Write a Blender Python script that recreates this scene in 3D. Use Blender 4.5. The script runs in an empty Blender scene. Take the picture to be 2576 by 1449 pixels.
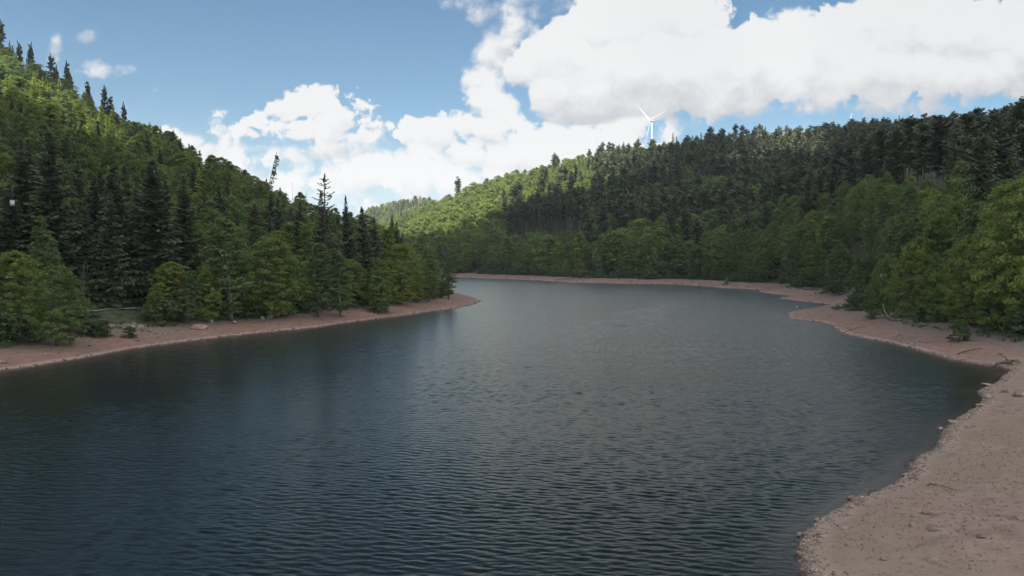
import bpy, math, random
import numpy as np
from mathutils import Vector, Matrix
R_ = math.radians
SC = bpy.context.scene
COL = SC.collection

# ------------------------------------------------------------------ camera
CAMZ = 12.0
FOC = 1839.0            # focal length in units of a 2576 px wide frame
PITCH = math.atan(76.5 / FOC)
cam_d = bpy.data.cameras.new('camera')
cam = bpy.data.objects.new('camera', cam_d)
COL.objects.link(cam)
cam.location = (0, 0, CAMZ)
cam.rotation_euler = (math.pi / 2 - PITCH, 0, 0)
cam_d.sensor_width = 36.0
cam_d.lens = 36.0 * FOC / 2576.0
cam_d.clip_start = 0.5
cam_d.clip_end = 20000
SC.camera = cam

# ------------------------------------------------------------------ exposure
SC.view_settings.view_transform = 'Standard'
SC.view_settings.look = 'None'
SC.view_settings.exposure = 1.2
SC.view_settings.gamma = 1.0
SC.cycles.max_bounces = 6
SC.cycles.diffuse_bounces = 4
SC.cycles.glossy_bounces = 3
SC.cycles.transmission_bounces = 4
SC.cycles.transparent_max_bounces = 8
SC.cycles.caustics_reflective = False
SC.cycles.caustics_refractive = False
SC.cycles.use_denoising = True
SC.cycles.denoiser = 'OPENIMAGEDENOISE'
SC.cycles.denoising_input_passes = 'RGB_ALBEDO_NORMAL'
SC.cycles.denoising_prefilter = 'ACCURATE'
SC.cycles.sample_clamp_indirect = 4.0

SUN_EL = 50.0
SUN_AZ = 209.0           # clockwise from the viewing direction: behind, to the left
sd = Vector((math.sin(R_(SUN_AZ)) * math.cos(R_(SUN_EL)), math.cos(R_(SUN_AZ)) * math.cos(R_(SUN_EL)), math.sin(R_(SUN_EL))))


# ------------------------------------------------------------------ node helpers
class NT:
    def __init__(self, tree):
        self.t = tree

    def n(self, typ, **kw):
        nd = self.t.nodes.new(typ)
        for k, v in kw.items():
            setattr(nd, k, v)
        return nd

    def link(self, a, b):
        self.t.links.new(a, b)

    def setin(self, sock, v):
        if isinstance(v, (int, float)):
            sock.default_value = v
        elif isinstance(v, (tuple, list)):
            sock.default_value = v if len(v) == len(sock.default_value) else tuple(v) + (1.0,)
        else:
            self.link(v, sock)

    def m(self, op, a, b=None, c=None, clamp=False):
        nd = self.n('ShaderNodeMath', operation=op, use_clamp=clamp)
        self.setin(nd.inputs[0], a)
        if b is not None:
            self.setin(nd.inputs[1], b)
        if c is not None:
            self.setin(nd.inputs[2], c)
        return nd.outputs[0]

    def vm(self, op, a, b=None):
        nd = self.n('ShaderNodeVectorMath', operation=op)
        self.setin(nd.inputs[0], a)
        if b is not None:
            self.setin(nd.inputs[1], b)
        return nd.outputs[0]

    def mix(self, f, a, b):
        nd = self.n('ShaderNodeMix', data_type='RGBA')
        self.setin(nd.inputs[0], f)
        self.setin(nd.inputs[6], a)
        self.setin(nd.inputs[7], b)
        return nd.outputs[2]

    def mixf(self, f, a, b):
        nd = self.n('ShaderNodeMix', data_type='FLOAT')
        self.setin(nd.inputs[0], f)
        self.setin(nd.inputs[2], a)
        self.setin(nd.inputs[3], b)
        return nd.outputs[0]

    def rng(self, v, a, b, c=0.0, d=1.0, smooth=True):
        nd = self.n('ShaderNodeMapRange')
        nd.interpolation_type = 'SMOOTHSTEP' if smooth else 'LINEAR'
        self.setin(nd.inputs[0], v)
        for i, x in enumerate((a, b, c, d)):
            self.setin(nd.inputs[i + 1], x)
        return nd.outputs[0]

    def noise(self, vec, scale, detail=4.0, rough=0.55, dim='3D', lac=2.0):
        nd = self.n('ShaderNodeTexNoise', noise_dimensions=dim)
        if vec is not None:
            self.link(vec, nd.inputs['Vector'])
        nd.inputs['Scale'].default_value = scale
        nd.inputs['Detail'].default_value = detail
        nd.inputs['Roughness'].default_value = rough
        nd.inputs['Lacunarity'].default_value = lac
        return nd

    def mapping(self, vec, scale=(1, 1, 1), rot=(0, 0, 0), loc=(0, 0, 0)):
        nd = self.n('ShaderNodeMapping')
        self.link(vec, nd.inputs[0])
        nd.inputs['Location'].default_value = loc
        nd.inputs['Rotation'].default_value = rot
        nd.inputs['Scale'].default_value = scale
        return nd.outputs[0]

    def comb(self, x, y, z):
        nd = self.n('ShaderNodeCombineXYZ')
        for i, v in enumerate((x, y, z)):
            self.setin(nd.inputs[i], v)
        return nd.outputs[0]


# ------------------------------------------------------------------ sky
W = bpy.data.worlds.new('World')
SC.world = W
W.use_nodes = True
W.node_tree.nodes.clear()
w = NT(W.node_tree)
tc = w.n('ShaderNodeTexCoord')
D = w.vm('NORMALIZE', tc.outputs['Generated'])
sep = w.n('ShaderNodeSeparateXYZ')
w.link(D, sep.inputs[0])
dx, dy, dz = sep.outputs
sky = w.n('ShaderNodeTexSky', sky_type='NISHITA')
sky.sun_disc = False
sky.sun_elevation = R_(SUN_EL)
sky.sun_rotation = R_(SUN_AZ)
sky.altitude = 600
sky.air_density = 1.0
sky.dust_density = 0.6
sky.ozone_density = 1.5
SKYS = 0.14
skyc = w.vm('MULTIPLY', sky.outputs[0], (SKYS * 0.135, SKYS * 0.295, SKYS * 0.345))
# clouds live at infinity: each bank is an ellipse on the vertical plane in front (X = dx/dy, Z = dz/dy)
dyc = w.m('MAXIMUM', dy, 0.08)
X = w.m('DIVIDE', dx, dyc)
Z = w.m('DIVIDE', dz, dyc)
pl = w.comb(X, Z, 0.0)
def nz2(scale, det, rough_, off):
    return w.m('SUBTRACT', w.noise(w.vm('ADD', pl, (off, off * 1.7, 0)), scale, det, rough_, '2D').outputs[0], 0.5)


wx_, wz_ = nz2(4.0, 3.0, 0.5, 2.3), nz2(4.0, 3.0, 0.5, 7.9)
big_, fine_, shade_n = nz2(7.0, 4.0, 0.55, 4.1), nz2(26.0, 6.0, 0.66, 11.3), nz2(9.0, 4.0, 0.60, 17.7)
vor = w.n('ShaderNodeTexVoronoi', voronoi_dimensions='2D', feature='F1')
vor.inputs['Scale'].default_value = 26.0
vor.inputs['Detail'].default_value = 2.0
vor.inputs['Roughness'].default_value = 0.55
w.link(w.vm('ADD', pl, w.comb(w.m('MULTIPLY', fine_, 0.05), w.m('MULTIPLY', big_, 0.05), 0.0)), vor.inputs['Vector'])
puff = w.m('SUBTRACT', 0.42, vor.outputs['Distance'])
Xw = w.m('ADD', X, w.m('MULTIPLY', wx_, 0.06))
Zw = w.m('ADD', Z, w.m('MULTIPLY', wz_, 0.045))
# (u, v, ru, rv, whiteness, edge softness 0 crisp .. 1 wispy)
BANKS = [
    # the great cloud on the right
    (1440, 160, 120, 75, 0, 0), (1560, 95, 150, 85, .1, 0), (1700, 75, 150, 90, .1, 0), (1640, 190, 260, 110, .1, 0), (1880, 165, 230, 100, .1, 0), (1990, 60, 62, 38, .1, .2),
    (2090, 130, 150, 90, .1, 0), (2240, 95, 170, 95, .1, 0), (2450, 100, 210, 95, .1, 0), (2640, 110, 200, 110, .1, 0), (2200, 185, 330, 80, 0, 0), (2500, 175, 260, 75, -.05, .2),
    (1345, 175, 62, 48, 0, .3), (1395, 235, 62, 55, -.3, .3), (1490, 270, 130, 66, -.5, .2), (1600, 300, 190, 36, -.75, .4), (1850, 272, 260, 30, -.75, .5), (2150, 262, 300, 30, -.75, .5), (2450, 228, 260, 36, -.7, .6), (1690, 250, 240, 56, -.3, .2),
    # the thin tower
    (1240, 330, 80, 50, .05, .2), (1232, 268, 60, 52, 0, .4), (1222, 210, 44, 46, -.05, .7), (1240, 160, 34, 40, -.1, .9), (1266, 120, 40, 38, -.1, .7), (1290, 75, 44, 40, -.1, .7), (1270, 30, 90, 30, -.1, .7), (1190, 8, 90, 26, -.15, .7), (1350, 10, 70, 26, -.15, .8), (1430, 18, 60, 28, -.1, .8), (1345, 92, 16, 18, -.3, .9),
    # the row over the valley
    (752, 270, 44, 32, 0, .1), (825, 258, 62, 44, .15, 0), (875, 292, 56, 42, .1, 0), (810, 318, 84, 38, 0, 0), (895, 335, 52, 28, -.1, .2),
    (596, 322, 54, 32, .05, .1), (655, 318, 50, 34, .05, 0), (700, 338, 46, 22, -.1, .2), (440, 342, 52, 26, 0, .1), (490, 352, 52, 24, 0, .3),
    (1010, 335, 52, 42, .1, 0), (1085, 345, 70, 46, .05, 0), (1160, 325, 60, 40, .05, .1), (1255, 350, 100, 50, -.1, .1),
    # long low bank
    (540, 385, 150, 36, -.35, .3), (800, 380, 180, 34, -.45, .4), (1010, 395, 170, 36, -.4, .4), (1250, 405, 230, 50, -.15, .2), (1400, 385, 190, 58, .1, .1), (1560, 345, 135, 34, .15, .1), (1660, 325, 70, 18, .1, .4), (1480, 410, 220, 55, .1, .1),
    (600, 428, 130, 46, 0, .2), (700, 450, 95, 40, -.05, .3), (800, 412, 80, 32, -.1, .4), (880, 438, 130, 46, .1, .1), (1000, 432, 140, 52, .15, .1), (1130, 455, 160, 46, .05, .2), (1040, 480, 180, 34, -.25, .4), (780, 485, 120, 24, -.2, .6), (930, 505, 70, 22, .1, .2), (1230, 455, 180, 46, -.1, .3),
    # small tufts
    (178, 118, 14, 20, -.2, .8), (174, 142, 12, 18, -.2, .8), (300, 188, 40, 16, 0, .5), (335, 192, 26, 14, 0, .6), (268, 174, 16, 9, -.2, .8), (365, 226, 32, 18, -.1, .6), (262, 98, 16, 9, -.4, 1.0),
]
state = None
for (u, v, ru, rv, br, so_) in BANKS:
    cx, cz, ax, az_ = (u - 1288) / FOC, (648 - v) / FOC, 1.2 * ru / FOC, 1.2 * rv / FOC
    mn = min(ax, az_) * 9.0
    a = w.m('MULTIPLY_ADD', Xw, 1 / ax, -cx / ax)
    b = w.m('MULTIPLY_ADD', Zw, 1 / az_, -cz / az_)
    q = w.m('MULTIPLY_ADD', a, a, w.m('MULTIPLY', b, b))
    d = w.m('MULTIPLY_ADD', q, -mn, mn - 0.05 * so_)
    loc = w.m('MULTIPLY_ADD', b, min(1.0, rv / 60.0), br)
    if state is None:
        state, dens, shade, soft = 1, d, loc, w.m('ADD', so_, 0.0)
    else:
        k = w.m('MULTIPLY_ADD', w.m('SUBTRACT', d, dens), 4.0, 0.5, clamp=True)
        shade = w.mixf(k, shade, loc)
        soft = w.mixf(k, soft, so_)
        dens = w.m('MAXIMUM', dens, d)
rough = w.m('ADD', w.m('ADD', w.m('MULTIPLY', fine_, w.mixf(soft, 0.32, 0.66)), w.m('MULTIPLY', big_, w.mixf(soft, 0.34, 0.60))), w.m('MULTIPLY', puff, w.mixf(soft, 0.32, 0.12)))
dfront = w.m('ADD', w.m('ADD', dens, w.mixf(soft, 0.10, 0.16)), rough)
alpha_f = w.rng(w.m('DIVIDE', dfront, w.mixf(soft, 0.09, 0.45)), 0.0, 1.0)
# the rest of the dome, out of view: loose cloud added and brightened as fill light
dome = w.vm('DIVIDE', D, w.comb(w.m('ADD', w.m('ABSOLUTE', dz), 0.25), w.m('ADD', w.m('ABSOLUTE', dz), 0.25), w.m('ADD', w.m('ABSOLUTE', dz), 0.25)))
nd_ = w.noise(dome, 1.1, 4.0, 0.55, '3D')
alpha_d = w.m('MULTIPLY', w.rng(nd_.outputs[0], 0.44, 0.56), w.rng(dy, 0.55, 0.30))
infront = w.m('MULTIPLY', w.rng(dy, 0.45, 0.65), w.rng(w.m('ABSOLUTE', X), 1.15, 0.9))
highup = w.rng(Z, 0.36, 0.50)
use_d = w.m('SUBTRACT', 1.0, w.m('MULTIPLY', infront, w.m('SUBTRACT', 1.0, highup)))
alpha = w.mixf(use_d, alpha_f, alpha_d)
sh = w.m('ADD', w.m('ADD', shade, w.m('MULTIPLY', shade_n, 0.95)), w.m('ADD', w.m('MULTIPLY', puff, 0.55), w.m('MULTIPLY', w.m('MINIMUM', dfront, 0.5), -0.2)))
lum_f = w.rng(sh, -1.35, -0.2)
lum_d = w.rng(nd_.outputs[0], 0.85, 0.56)
ccol = w.mix(use_d, w.mix(lum_f, (0.225, 0.232, 0.253, 1), (0.380, 0.380, 0.382, 1)), w.mix(lum_d, (0.38, 0.38, 0.39, 1), (0.95, 0.935, 0.90, 1)))
# the lowest air is paler
hz = w.rng(dz, 0.20, 0.02)
skyc2 = w.mix(w.m('MULTIPLY', hz, 0.7), skyc, (0.178, 0.262, 0.302, 1))
fin = w.mix(alpha, skyc2, ccol)
bg = w.n('ShaderNodeBackground')
w.link(fin, bg.inputs[0])
bg.inputs[1].default_value = 1.0
wo = w.n('ShaderNodeOutputWorld')
w.link(bg.outputs[0], wo.inputs[0])

# ------------------------------------------------------------------ sun
sl = bpy.data.lights.new('sun', 'SUN')
sl.energy = 5.0
sl.angle = R_(0.53)
sl.color = (1.0, 0.95, 0.86)
so = bpy.data.objects.new('sun', sl)
COL.objects.link(so)
so.rotation_euler = sd.to_track_quat('Z', 'Y').to_euler()


# ------------------------------------------------------------------ small maths
def hash2(ix, iy, seed):
    h = (ix.astype(np.int64) * 374761393 + iy.astype(np.int64) * 668265263 + seed * 1442695041) & 0x7fffffff
    h = ((h ^ (h >> 13)) * 1274126177) & 0x7fffffff
    return ((h ^ (h >> 16)) & 0xffff) / 65535.0


def vnoise(x, y, seed=0):
    ix, iy = np.floor(x), np.floor(y)
    fx, fy = x - ix, y - iy
    fx, fy = fx * fx * (3 - 2 * fx), fy * fy * (3 - 2 * fy)
    a, b = hash2(ix, iy, seed), hash2(ix + 1, iy, seed)
    c, d = hash2(ix, iy + 1, seed), hash2(ix + 1, iy + 1, seed)
    return a + (b - a) * fx + (c - a) * fy + (a - b - c + d) * fx * fy


def fbm(x, y, oct=4, seed=0):
    s, a, t = 0, 0.5, 0
    for i in range(oct):
        s = s + a * vnoise(x * 2 ** i, y * 2 ** i, seed + i * 17)
        t += a
        a *= 0.5
    return s / t - 0.5


def smooth(x, a, b):
    t = np.clip((x - a) / (b - a), 0, 1)
    return t * t * (3 - 2 * t)


CP, SP = math.cos(PITCH), math.sin(PITCH)


def ray(u, v):
    a, b = (u - 1288) / FOC, (724.5 - v) / FOC
    return np.array([a, CP + b * SP, -SP + b * CP])


def on_water(u, v):
    d = ray(u, v)
    t = -CAMZ / d[2]
    return (d[0] * t, d[1] * t)


def project(x, y, z):
    y = np.asarray(y, float)
    dzz = np.asarray(z, float) - CAMZ
    f = np.maximum(y * CP - dzz * SP, 1e-3)
    return 1288 + FOC * np.asarray(x, float) / f, 724.5 - FOC * (y * SP + dzz * CP) / f


# ------------------------------------------------------------------ the lake outline
SHORE_LEFT = [(0, 937), (100, 921), (200, 905), (330, 880), (470, 861), (600, 845), (700, 835), (800, 825), (880, 813), (950, 803), (1030, 793), (1100, 783), (1150, 775),
              (1190, 767), (1212, 758), (1195, 751), (1175, 745), (1162, 741)]
SHORE_FAR = [(1150, 697), (1168, 698), (1230, 700.5), (1300, 703), (1370, 706.5), (1430, 710.5), (1500, 711.5), (1600, 713.5), (1700, 715), (1760, 719), (1810, 723.5), (1870, 726),
             (1912, 728.5), (1908, 734.5), (1950, 740), (1992, 744.5), (1986, 748), (1958, 751), (2005, 757.5), (2079, 764.5), (2090, 766.5), (2049, 775.6), (1990, 785), (1976, 791), (1985, 803),
             (2064, 811.6), (2085, 818), (2098, 828), (2121, 841), (2170, 852), (2222, 861), (2286, 876), (2378, 904.5), (2440, 916), (2506, 925), (2540, 934), (2506, 964), (2456, 985), (2472, 1004),
             (2454, 1026), (2395, 1060), (2371, 1081), (2355, 1120), (2347, 1134), (2309, 1147), (2284, 1169), (2279, 1195), (2239, 1223), (2184, 1245), (2149, 1254), (2080, 1296),
             (2042, 1321), (2010, 1352), (2001, 1392), (2007, 1430), (2018, 1455)]
poly = [(-84, -110), (-78, 10), (-68, 50)] + [on_water(*p) for p in SHORE_LEFT] + [(-40, 272), (-90, 305), (-170, 340), (-260, 375), (-270, 430), (-170, 446), (-90, 450)] + \
       [on_water(*p) for p in SHORE_FAR] + [(12.6, 24), (15, 17), (22, 6), (40, -12), (62, -60), (66, -110)]
# finer, slightly irregular outline
fine = []
rs = random.Random(5)
for i in range(len(poly)):
    a, b = poly[i], poly[(i + 1) % len(poly)]
    L = math.hypot(b[0] - a[0], b[1] - a[1])
    n = max(1, min(4, int(L / 4)))
    for k in range(n):
        t = k / n
        j = 0 if k == 0 else min(0.6, L * 0.02)
        fine.append((a[0] + (b[0] - a[0]) * t + rs.uniform(-j, j), a[1] + (b[1] - a[1]) * t + rs.uniform(-j, j)))
PA = np.array(fine)
PB = np.roll(PA, -1, axis=0)


def shore_dist(x, y):
    """signed distance to the shoreline: positive on land"""
    x, y = np.ravel(np.asarray(x, float)), np.ravel(np.asarray(y, float))
    out = np.empty(len(x))
    e = PB - PA
    ee = (e ** 2).sum(1)
    for c in range(0, len(x), 40000):
        px, py = x[c:c + 40000, None], y[c:c + 40000, None]
        wx, wy = px - PA[None, :, 0], py - PA[None, :, 1]
        t = np.clip((wx * e[:, 0] + wy * e[:, 1]) / ee, 0, 1)
        d = np.sqrt(((wx - t * e[:, 0]) ** 2 + (wy - t * e[:, 1]) ** 2).min(1))
        cross = ((PA[None, :, 1] > py) != (PB[None, :, 1] > py)) & (px < e[:, 0] * (py - PA[None, :, 1]) / np.where(e[:, 1] == 0, 1e-9, e[:, 1]) + PA[None, :, 0])
        inside = cross.sum(1) % 2 == 1
        out[c:c + 40000] = np.where(inside, -d, d)
    return out


# ------------------------------------------------------------------ hills
# u, treeline distance, crest distance, crest height of the tree tops as a picture row
HILL_A = [(-1500, 80, 420, 20), (-400, 80, 400, 10), (0, 87, 380, 88), (100, 90, 380, 132), (200, 94, 380, 196), (330, 102, 375, 272), (450, 112, 365, 318), (560, 121, 350, 376), (620, 126, 340, 420), (700, 132, 325, 452),
          (760, 138, 300, 494), (820, 143, 275, 526), (900, 150, 245, 540), (1000, 160, 225, 585), (1060, 170, 220, 625), (1165, 200, 225, 660), (1215, 215, 230, 690)]
HILL_B = [(300, 475, 1100, 600), (900, 475, 950, 600), (1000, 470, 900, 545), (1060, 465, 880, 520), (1180, 458, 850, 465), (1250, 440, 830, 442), (1360, 405, 810, 422), (1440, 385, 800, 402), (1500, 365, 790, 390), (1560, 358, 780, 378), (1640, 352, 770, 366),
          (1720, 345, 760, 352), (1800, 330, 750, 342), (1900, 300, 735, 338), (2000, 270, 715, 335), (2100, 215, 700, 332), (2145, 160, 690, 331), (2200, 135, 670, 330), (2300, 114, 640, 325), (2400, 104, 610, 320), (2470, 98, 590, 318),
          (2520, 95, 575, 306), (2576, 92, 560, 290), (2900, 85, 520, 250), (4200, 80, 450, 200)]
TREE_A, TREE_B = 16.0, 23.0


def tab(u, T, k):
    return np.interp(u, [r[0] for r in T], [r[k] for r in T])


def crest(u, T, tree):
    return CAMZ + (648 - tab(u, T, 3)) / FOC * tab(u, T, 2) - tree


def azu(x, y):
    az = np.clip(np.arctan2(x, np.maximum(y, 1e-3)), -1.2, 1.2)
    return 1288 + FOC * np.tan(az)


def terrain(x, y, s=None):
    x, y = np.ravel(np.asarray(x, float)), np.ravel(np.asarray(y, float))
    if s is None:
        s = shore_dist(x, y)
    r = np.hypot(x, y)
    u = azu(x, y)
    dfac = np.where(y > 0, r / np.maximum(y, 1e-3), 8.0)
    rr = np.where(y > 0, y, r * 0.3)          # depth along the view
    back = smooth(y, -10, 60)
    # left hill
    r0, rc, zc = tab(u, HILL_A, 1), tab(u, HILL_A, 2), crest(u, HILL_A, TREE_A)
    t = (rr - r0) / (rc - r0)
    tA = np.clip(t, 0, 1)
    hA = zc * (tA ** 1.12)
    hA = np.where(t > 1, zc * np.clip(1 - (rr - rc) / 170.0, 0, 1) ** 0.8, hA)
    hA = np.where(u > 1215, 0, hA) * back
    # far and right hill
    r0, rc, zc = tab(u, HILL_B, 1), tab(u, HILL_B, 2), crest(u, HILL_B, TREE_B)
    t = (rr - r0) / (rc - r0)
    hB = zc * np.clip(t, 0, 1) ** 1.1 - 0.02 * np.clip(rr - rc, 0, 900)
    hB = hB * back * smooth(u, 250, 800)
    # pale hill at the end of the valley, and the plateau with the turbines
    tops = np.interp(u, [700, 900, 930, 1000, 1060, 1110, 1250], [610, 556, 530, 512, 503, 516, 570])
    zC = CAMZ + (648 - tops) / FOC * 1500 - 22
    hC = zC * np.exp(-((rr - 1500) / 240.0) ** 2) * smooth(u, 500, 900) * smooth(u, 1500, 1150)
    hD = 262 * np.exp(-(((x - 500) / 700.0) ** 2 + ((y - 2150) / 420.0) ** 2))
    hill = np.maximum(np.maximum(hA, hB), np.maximum(hC, hD)) + fbm(x / 60, y / 60, 3, 3) * 8 * smooth(s, 15, 80)
    hill = np.maximum(hill, 0) * smooth(s, 6, 26)
    sp = np.maximum(s, 0)
    beach = 4.0 * (1 - np.exp(-0.045 * sp)) + 0.14 * smooth(sp, 0.0, 0.35)
    beach = beach + (fbm(x / 5, y / 5, 4, 9) * 0.5 + fbm(x / 1.1, y / 1.1, 3, 21) * 0.10) * smooth(sp, 0.2, 5)
    bed = -0.30 * np.maximum(-s, 0) ** 0.9
    return np.where(s > 0, beach + hill, np.maximum(bed, -7.0) - 0.02)


def ground_at(u, v, far=900.0):
    """walk along a sight line until it meets the ground"""
    d = ray(u, v)
    t = np.geomspace(15, far, 2600)
    P = d[None, :] * t[:, None]
    h = terrain(P[:, 0], P[:, 1])
    k = np.nonzero(CAMZ + P[:, 2] <= np.maximum(h, 0))[0]
    i = k[0] if len(k) else len(t) - 1
    return float(P[i, 0]), float(P[i, 1]), float(max(h[i], 0))


# ------------------------------------------------------------------ mesh helpers
def mesh_from(name, V, F, mats=(), midx=None, attrs=None, smooth_=False):
    V = np.asarray(V, np.float32)
    F = np.asarray(F, np.int32)
    k = F.shape[1]
    me = bpy.data.meshes.new(name)
    me.vertices.add(len(V))
    me.vertices.foreach_set('co', V.ravel())
    me.loops.add(F.size)
    me.loops.foreach_set('vertex_index', F.ravel())
    me.polygons.add(len(F))
    me.polygons.foreach_set('loop_start', np.arange(0, F.size, k, dtype=np.int32))
    me.polygons.foreach_set('loop_total', np.full(len(F), k, np.int32))
    for m in mats:
        me.materials.append(m)
    if midx is not None:
        me.polygons.foreach_set('material_index', np.asarray(midx, np.int32))
    if smooth_:
        me.polygons.foreach_set('use_smooth', np.ones(len(F), bool))
    for an, av in (attrs or {}).items():
        at = me.attributes.new(an, 'FLOAT', 'POINT')
        at.data.foreach_set('value', np.asarray(av, np.float32))
    me.update(calc_edges=True)
    me.validate()
    return me


def obj(name, me, parent=None, loc=None):
    o = bpy.data.objects.new(name, me)
    COL.objects.link(o)
    if parent is not None:
        o.parent = parent
    if loc is not None:
        o.location = loc
    return o


def tag(o, label=None, cat=None, group=None, kind=None):
    if label:
        o['label'] = label
    if cat:
        o['category'] = cat
    if group:
        o['group'] = group
    if kind:
        o['kind'] = kind
    return o


class Geo:
    """collects quads (and tubes) with a material index"""
    def __init__(self):
        self.V, self.F, self.M, self.n = [], [], [], 0

    def add(self, V, F, m=0):
        V, F = np.asarray(V, float), np.asarray(F, int)
        self.V.append(V)
        self.F.append(F + self.n)
        self.M.append(np.full(len(F), m))
        self.n += len(V)

    def cards(self, C, A, B, m=0):
        n = len(C)
        V = np.stack([C + A, C + B, C - A, C - B], 1).reshape(-1, 3)
        self.add(V, np.arange(4 * n).reshape(n, 4), m)

    def tube(self, P, rad, sides=6, m=0, cap=True):
        P = np.asarray(P, float)
        n = len(P)
        T = np.gradient(P, axis=0)
        T /= np.linalg.norm(T, axis=1)[:, None] + 1e-9
        ref = np.array([0.31, 0.93, 0.17]) if abs(T[0][2]) > 0.8 else np.array([0, 0, 1.0])
        S = np.cross(T, ref)
        S /= np.linalg.norm(S, axis=1)[:, None] + 1e-9
        U = np.cross(S, T)
        a = np.arange(sides) * 2 * math.pi / sides
        rad = np.asarray(rad, float).reshape(-1, 1, 1)
        V = P[:, None, :] + rad * (np.cos(a)[None, :, None] * S[:, None, :] + np.sin(a)[None, :, None] * U[:, None, :])
        F = []
        for i in range(n - 1):
            for j in range(sides):
                k = (j + 1) % sides
                F.append((i * sides + j, i * sides + k, (i + 1) * sides + k, (i + 1) * sides + j))
        V = V.reshape(-1, 3)
        if cap:
            V = np.vstack([V, P[0], P[-1]])
            c0, c1 = n * sides, n * sides + 1
            for j in range(0, sides, 1):
                k = (j + 1) % sides
                F.append((c0, k, j, j))
                F.append((c1, (n - 1) * sides + j, (n - 1) * sides + k, (n - 1) * sides + k))
            F = [f for f in F]
        self.add(V, F, m)

    def arrays(self):
        return np.vstack(self.V), np.vstack(self.F), np.concatenate(self.M)

    def mesh(self, name, mats, smooth_=False):
        V, F, M = self.arrays()
        return mesh_from2(name, V, F, mats, M, smooth_)


def mesh_from2(name, V, F, mats, M, smooth_=False):
    """like mesh_from, but rows that repeat their last index are triangles"""
    tri = F[:, 2] == F[:, 3]
    if not tri.any():
        return mesh_from(name, V, F, mats, M, smooth_=smooth_)
    me = bpy.data.meshes.new(name)
    me.from_pydata([tuple(p) for p in V], [], [tuple(f[:3]) if t else tuple(f) for f, t in zip(F.tolist(), tri)])
    for m in mats:
        me.materials.append(m)
    me.polygons.foreach_set('material_index', np.asarray(M, np.int32))
    if smooth_:
        me.polygons.foreach_set('use_smooth', np.ones(len(F), bool))
    me.update()
    return me


# ------------------------------------------------------------------ materials
def mat(name):
    m = bpy.data.materials.new(name)
    m.use_nodes = True
    m.node_tree.nodes.clear()
    t = NT(m.node_tree)
    out = t.n('ShaderNodeOutputMaterial')
    return m, t, out


def leaf_mat(name, c1, c2, c3, trans=0.35, by_attr=False, gloss=0.25):
    """c1..c2 from plant to plant, c3 for the odd lighter spray"""
    m, t, out = mat(name)
    if by_attr:
        a = t.n('ShaderNodeAttribute', attribute_name='tint')
        r = a.outputs['Fac']
    else:
        r = t.n('ShaderNodeObjectInfo').outputs['Random']
    geo = t.n('ShaderNodeNewGeometry')
    col = t.mix(r, c1, c2)
    ri = geo.outputs['Random Per Island']
    r2 = t.m('FRACT', t.m('MULTIPLY', r, 7.31))
    col = t.mix(t.m('MULTIPLY', t.rng(ri, 0.45, 1.0), t.m('MULTIPLY_ADD', r2, 0.6, 0.25)), col, c3)
    hs = t.n('ShaderNodeHueSaturation')
    t.setin(hs.inputs['Hue'], t.m('MULTIPLY_ADD', r2, 0.03, 0.485))
    t.setin(hs.inputs['Value'], t.m('MULTIPLY_ADD', t.m('FRACT', t.m('MULTIPLY', ri, 5.7)), 0.5, 0.72))
    t.setin(hs.inputs['Color'], col)
    p = t.n('ShaderNodeBsdfPrincipled')
    t.link(hs.outputs[0], p.inputs['Base Color'])
    p.inputs['Roughness'].default_value = 0.6
    p.inputs['Specular IOR Level'].default_value = gloss
    tr = t.n('ShaderNodeBsdfTranslucent')
    t.link(t.mix(0.5, hs.outputs[0], c3), tr.inputs[0])
    mx = t.n('ShaderNodeMixShader')
    mx.inputs[0].default_value = trans
    t.link(p.outputs[0], mx.inputs[1])
    t.link(tr.outputs[0], mx.inputs[2])
    t.link(mx.outputs[0], out.inputs[0])
    return m


def bark_mat(name, c1, c2, scale=3.0):
    m, t, out = mat(name)
    g = t.n('ShaderNodeNewGeometry')
    v = t.mapping(g.outputs['Position'], (1, 1, 0.25))
    n = t.noise(v, scale, 5, 0.6)
    col = t.mix(t.rng(n.outputs[0], 0.35, 0.65), c1, c2)
    p = t.n('ShaderNodeBsdfPrincipled')
    t.link(col, p.inputs['Base Color'])
    p.inputs['Roughness'].default_value = 0.9
    p.inputs['Specular IOR Level'].default_value = 0.15
    b = t.n('ShaderNodeBump')
    b.inputs['Distance'].default_value = 0.04
    t.link(n.outputs[0], b.inputs['Height'])
    t.link(b.outputs[0], p.inputs['Normal'])
    t.link(p.outputs[0], out.inputs[0])
    return m


def flat_mat(name, c, rough=0.5, var=0.12, scale=6.0, metal=0.0):
    m, t, out = mat(name)
    g = t.n('ShaderNodeNewGeometry')
    n = t.noise(g.outputs['Position'], scale, 4, 0.6)
    hs = t.n('ShaderNodeHueSaturation')
    hs.inputs['Color'].default_value = tuple(c) + (1,)
    t.setin(hs.inputs['Value'], t.rng(n.outputs[0], 0.3, 0.7, 1 - var, 1 + var))
    p = t.n('ShaderNodeBsdfPrincipled')
    t.link(hs.outputs[0], p.inputs['Base Color'])
    p.inputs['Roughness'].default_value = rough
    p.inputs['Metallic'].default_value = metal
    t.link(p.outputs[0], out.inputs[0])
    return m


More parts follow.
